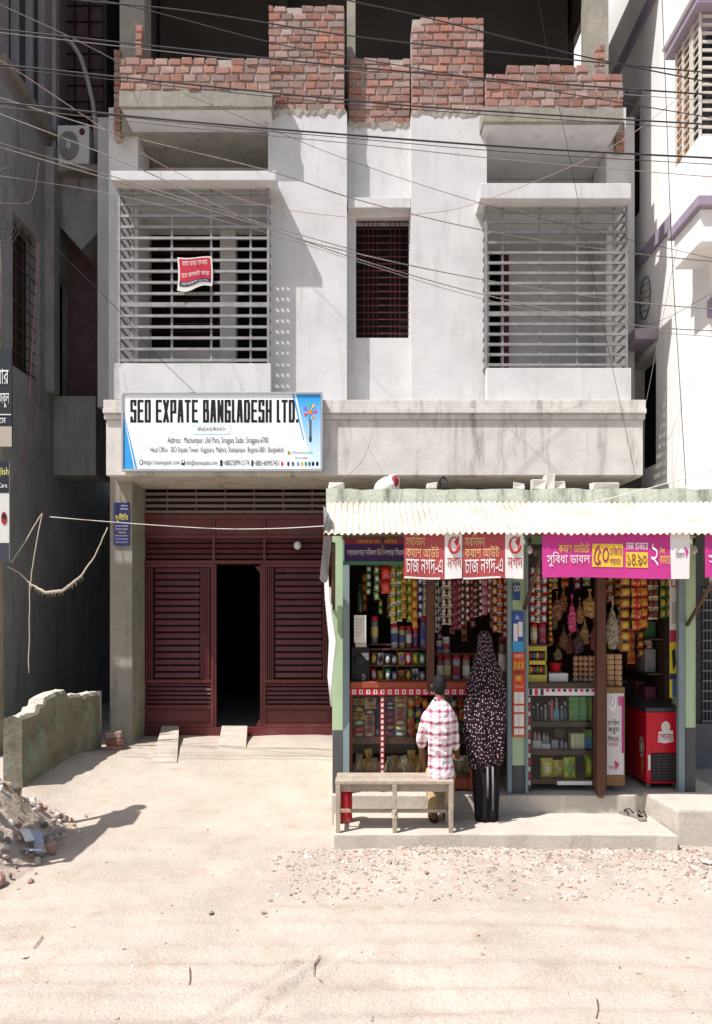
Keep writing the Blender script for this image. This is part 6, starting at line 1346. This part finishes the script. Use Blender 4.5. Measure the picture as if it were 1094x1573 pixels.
for s_, k_, a_ in ((-1, knL, anL), (1, knR, anR)):
    h_ = hip+Vector((s_*.05, .03, -.01)); mb.tube([h_, h_.lerp(k_, .5), k_], [.06, .055, .046], 12); mb.tube([k_, k_.lerp(a_, .35), a_], [.044, .042, .026], 12)
    ft = a_+Vector((s_*.012, .12, 0)); ft.z = .117+.028; hl = Vector((a_.x, a_.y-.02, .117+.032)); mb.tube([hl, hl.lerp(ft, .5)+Vector((0, 0, .004)), ft], [(.026, .026), (.031, .024), (.034, .014)], 10); mb.tube([a_, hl+Vector((0, .012, 0))], [.026, .026], 8)
me = fuse(mb, .0065, 5); me.name = 'body'; me.materials.append(skin)
o = link('body', me, man); o.location = -man.location
mb = MB()     # shirt: loose, hem rounded behind, sleeves rolled to the forearm
def wav(c, rx, ry, k, amp, n=28): return [Vector((c[0]+(rx*(1+amp*math.sin(j*2*math.pi/n*k+c[2]*30)))*math.cos(2*math.pi*j/n), c[1]+(ry*(1+amp*math.cos(j*2*math.pi/n*(k+1)+c[2]*23)))*math.sin(2*math.pi*j/n), c[2])) for j in range(n)]
mb.loft([wav((hip.x, hip.y-.015, hip.z-.055), .105, .105, 5, .06), wav((hip.x, hip.y-.015, hip.z+.0), .108, .108, 5, .05), wav((hip.x-.002, hip.y-.01, hip.z+.10), .098, .092, 4, .05), wav((che.x, che.y, che.z-.06), .099, .088, 4, .03), wav((che.x, che.y, che.z+.03), .106, .088, 3, .02), wav((che.x, che.y+.005, che.z+.10), .106, .08, 3, .01), wav((nk.x, nk.y, nk.z-.045), .082, .062, 3, .01), wav((nk.x, nk.y+.002, nk.z-.006), .047, .047, 3, .0), wav((nk.x, nk.y+.002, nk.z+.012), .043, .044, 3, .0)])
for a, e, w_ in ((shL, elL, wrL), (shR, elR, wrR)): mb.tube([a+(che-a)*.45+Vector((0, 0, .02)), a+(che-a)*.12-Vector((0, 0, .012)), a.lerp(e, .3), a.lerp(e, .65), e, e.lerp(w_, .22)], [.035, .042, .046, .046, .044, .038], 14)
me = fuse(mb, .008, 3)
hz_ = hip.z
for v in me.vertices:      # folds, rounded tail
    v.co.x += .006*noise.noise(v.co*22); v.co.y += .014*noise.noise(Vector((v.co.x*16+v.co.z*9, 3, v.co.z*20)))+.006*noise.noise(v.co*48)
    if v.co.z < hz_: v.co.z += min(0, -.0)+max(0, abs(v.co.x-hip.x)-.05)*.55*min(1, (hz_-v.co.z)/.05)
for v in me.vertices: v.co.x = che.x+(v.co.x-che.x)*.94
me.materials.append(plaid()); o = link('shirt', me, man); o.location = -man.location
mb = MB()
mb.loft([ell((hip.x, hip.y+.02, hip.z-.085), .09, .10), ell((hip.x, hip.y+.01, hip.z-.04), .096, .095), ell((hip.x, hip.y, hip.z+.05), .09, .085)])
for s_, k_, a_ in ((-1, knL, anL), (1, knR, anR)):
    h_ = hip+Vector((s_*.045, .03, -.012)); mb.tube([h_, h_.lerp(k_, .5), k_+Vector((0, .012, .0)), k_+Vector((0, .012, -.04)), k_.lerp(a_, .4), k_.lerp(a_, .82)], [.068, .064, .056, .054, .05, .044], 14)
me = fuse(mb, .008, 4)
for v in me.vertices: v.co += Vector((.005*noise.noise(v.co*20), .004*noise.noise(v.co*17+Vector((4, 0, 0))), 0))
me.materials.append(khaki); o = link('trousers', me, man); o.location = -man.location
mb = MB(); sphere(mb, hd+Vector((0, -.006, .016)), .0545, .067, .082); me = fuse(mb, .006, 2)
bmh = bmesh.new(); bmh.from_mesh(me)
bmesh.ops.delete(bmh, geom=[v for v in bmh.verts if v.co.y > hd.y+.045 and v.co.z < hd.z+.055 or v.co.z < hd.z-.052], context='VERTS'); bmh.to_mesh(me); bmh.free()
for v in me.vertices: v.co += (v.co-hd).normalized()*.005*noise.noise(v.co*60)
me.materials.append(hairm); o = link('hair', me, man); o.location = -man.location
for s_, a_ in ((-1, anL), (1, anR)):
    mb = MB(); c = Vector((a_.x+s_*.005, a_.y+.045, .117)); out = [(c.x+.036*math.cos(t*.4488), c.y+.115*math.sin(t*.4488)) for t in range(14)]
    mb.loft([[Vector((x, y, .118)) for x, y in out], [Vector((x, y, .131)) for x, y in out]], smooth=False); mb.tube([c+Vector((-.034, .03, .012)), c+Vector((-.02, .035, .05)), c+Vector((.02, .035, .05)), c+Vector((.034, .03, .012))], [(.012, .004)]*4, 6)
    mb.build('sandal', M('dark_sandal', C(70, 40, 34), .7), man)
solo(MB().tube([wrR+Vector((.004, .06, -.01)), wrR+Vector((.02, .12, -.03)), wrR+Vector((.03, .17, -.04))], [(.03, .012), (.045, .02), (.03, .01)], 10), 'snack_packet', M('pale_wrap', C(196, 194, 178), .4, var=.2, scale=30), 'crumpled pale packet in the seated person\'s right hand', 'packet')

WD = 5.86
wom = thing('person', 'standing person in a dark dotted headscarf cape and black skirt, seen from behind', 'person', (wx(745, WD), WD, .117))
def dots():
    m = bpy.data.materials.new('dotted_cape'); m.use_nodes = True; n = m.node_tree.nodes; l = m.node_tree.links; b = n['Principled BSDF']; b.inputs['Roughness'].default_value = .9; b.inputs['Specular IOR Level'].default_value = .15
    tc = n.new('ShaderNodeTexCoord'); at = n.new('ShaderNodeAttribute'); at.attribute_name = 'wrap'
    mp = n.new('ShaderNodeMapping'); mp.inputs['Scale'].default_value = (70, 30, 1); l.new(at.outputs['Vector'], mp.inputs['Vector'])
    vo = n.new('ShaderNodeTexVoronoi'); vo.voronoi_dimensions = '2D'; vo.feature = 'F1'; vo.inputs['Randomness'].default_value = .85; vo.inputs['Scale'].default_value = 1; l.new(mp.outputs[0], vo.inputs['Vector'])
    lt = n.new('ShaderNodeMath'); lt.operation = 'LESS_THAN'; lt.inputs[1].default_value = .148; l.new(vo.outputs['Distance'], lt.inputs[0])
    mx = n.new('ShaderNodeMix'); mx.data_type = 'RGBA'; l.new(lt.outputs[0], mx.inputs[0]); mx.inputs[6].default_value = (*C(42, 24, 34), 1); mx.inputs[7].default_value = (*C(216, 204, 204), 1)
    l.new(mx.outputs[2], b.inputs['Base Color']); return m
blackcl = M('black_cloth', C(20, 19, 22), .9, var=.2, scale=8)
cape_tab = [(969, 745, 2), (970.5, 745, 6), (975, 745, 9.5), (984, 745.5, 11.5), (996, 746, 12), (1004, 746.5, 13.5), (1014, 747, 17), (1026, 747, 22), (1040, 746.5, 26), (1058, 746, 29), (1080, 746, 30.5), (1105, 746, 30.5), (1130, 746, 29.5), (1150, 746.5, 28), (1165, 747, 26.5), (1178, 747.5, 24)]
mb = MB(); n = 56; rings = []; wrap = []
for k, (y, xc, hw) in enumerate(cape_tab):
    c = W(xc, y, WD); r = hw*WD/F; t = k/(len(cape_tab)-1); fold = .0 if k < 7 else .015*min(1, (k-6)/6); row = []
    dep = (.8*r if k < 7 else r*.8)+(.012 if 2 < k < 7 else 0)
    for j in range(n):
        a = 2*math.pi*j/n; f_ = fold*(math.sin(a*6+1.5*math.sin(k*.25))+.6*math.sin(a*11+k*.3))
        z = c.z+(.03*math.cos(a*1+.6)*(.3 if k == len(cape_tab)-2 else 1) if k >= len(cape_tab)-2 else 0)
        row.append(Vector((c.x+(r+f_)*math.cos(a), WD+(.02 if k < 7 else 0)+(dep+f_)*math.sin(a), z))); wrap.append((a/6.2832*.62, c.z, 0))
    rings.append(row)
mb.loft(rings, cap=True)
me = mb.mesh('cape', dots(), wom.location)
at = me.attributes.new('wrap', 'FLOAT_VECTOR', 'POINT')
for i, w_ in enumerate(wrap): at.data[i].vector = w_
link('cape', me, wom)
mb = MB(); rings = []
for k, (y, xc, hw) in enumerate(((1120, 746, 22), (1170, 746.5, 21), (1200, 747, 19.5), (1230, 747, 18), (1250, 747, 17), (1261, 747, 16.5))):
    c = W(xc, y, WD); r = hw*WD/F
    rings.append([Vector((c.x+(r+.010*math.sin(2*math.pi*j/n*7+k*.4))*math.cos(2*math.pi*j/n), WD+(r*.8+.012*math.sin(2*math.pi*j/n*7+k*.4))*math.sin(2*math.pi*j/n), max(c.z, .122))) for j in range(n)])
mb.loft(rings); mb.build('skirt', blackcl, wom)
for x in (749, 757):
    mb = MB(); mb.tube([W(x, 1178, WD-.135), W(x+.5, 1205, WD-.125), W(x, 1225 if x < 755 else 1245, WD-.118)], [(.009, .003), (.010, .003), (.008, .003)], 6); mb.build('grey_tie', M('grey_ribbon', C(120, 116, 118), .8), wom)
mb = MB(); fc = W(745.5, 985, WD); sphere(mb, fc+Vector((0, .045, .0)), .042, .03, .055); mb.tube([fc+Vector((0, .07, .004)), fc+Vector((0, .085, -.012))], [.007, .010], 8); mb.tube([fc+Vector((0, .02, -.08)), fc+Vector((0, .02, 0))], .035, 10)
me = fuse(mb, .006, 3); me.materials.append(skin); o = link('body', me, wom); o.location = -wom.location
for s_ in (-1, 1):
    mb = MB(); c = Vector((wx(747, WD)+s_*.04, WD+.04, .117)); mb.lathe(c, [(.028, .002), (.03, .015), (.024, .035), (.004, .045)], 12, sx=1, sy=2.6); mb.build('shoe', blackcl, wom)
# ---------------------------------------------------------------- litter on the road
twm = M('dry_twig', C(136, 118, 98), .9)
for pts, lab in (([(492, 1472), (483, 1485), (482, 1497), (494, 1508)], 'curved dry twig lying in the wheel rut at bottom centre'), ([(291, 1492), (292, 1505), (290, 1516)], 'short dark twig lying left of centre on the road'), ([(917, 1535), (919, 1555), (916, 1568)], 'thin twig near the bottom edge at right'), ([(60, 1450), (52, 1462), (66, 1440)], 'small bent twig at lower left')):
    P = []
    for x, y in pts:
        D = CAMZ*F/(y-HY); X = wx(x, D); P.append(Vector((X, D, ground_z(X, D)+.008)))
    solo(MB().tube(P, .0028, 5), 'twig', twm, lab, 'twig', 'twigs on the road')
for x, y, s_, lab in ((325, 1405, .035, 'pale flat stone lying left of centre on the dirt'), (38, 1473, .03, 'white pebble at the lower left corner'), (655, 1344, .035, 'pale stone at the edge of the gravel, below the bench'), (1086, 1328, .07, 'large whitish lump of plaster at the right edge'), (668, 1325, .03, 'small white stone in the gravel below the man'), (405, 1405, .025, 'small grey stone in the middle of the dirt'), (860, 1340, .03, 'grey stone in the gravel below the freezer side'), (735, 1440, .02, 'dark small stone below the gravel'), (980, 1495, .022, 'small stone at lower right')):
    D = CAMZ*F/(y-HY); X = wx(x, D); o = link('stone', chvar[(x*7) % len(chvar)]); o.location = (X, D, ground_z(X, D)+s_*.25); o.scale = (s_*1.5, s_, s_*.8); o.rotation_euler = (0, 0, x); tag(o, lab, 'stone', 'stones on the road')
# spare white bulb fixed over the gate
gb_ = thing('light_bulb', 'round white bulb in a holder fixed to the maroon gate', 'bulb', W(457, 846, 8.86))
mb = MB(); sphere(mb, W(457, 838, 8.83), .045, .045, .05); mb.build('globe', plasticw, gb_)
MB().tube([W(457, 833, 8.85), W(457, 832, 8.92)], .022, 10).build('holder', M('bakelite', C(70, 62, 58), .5), gb_)
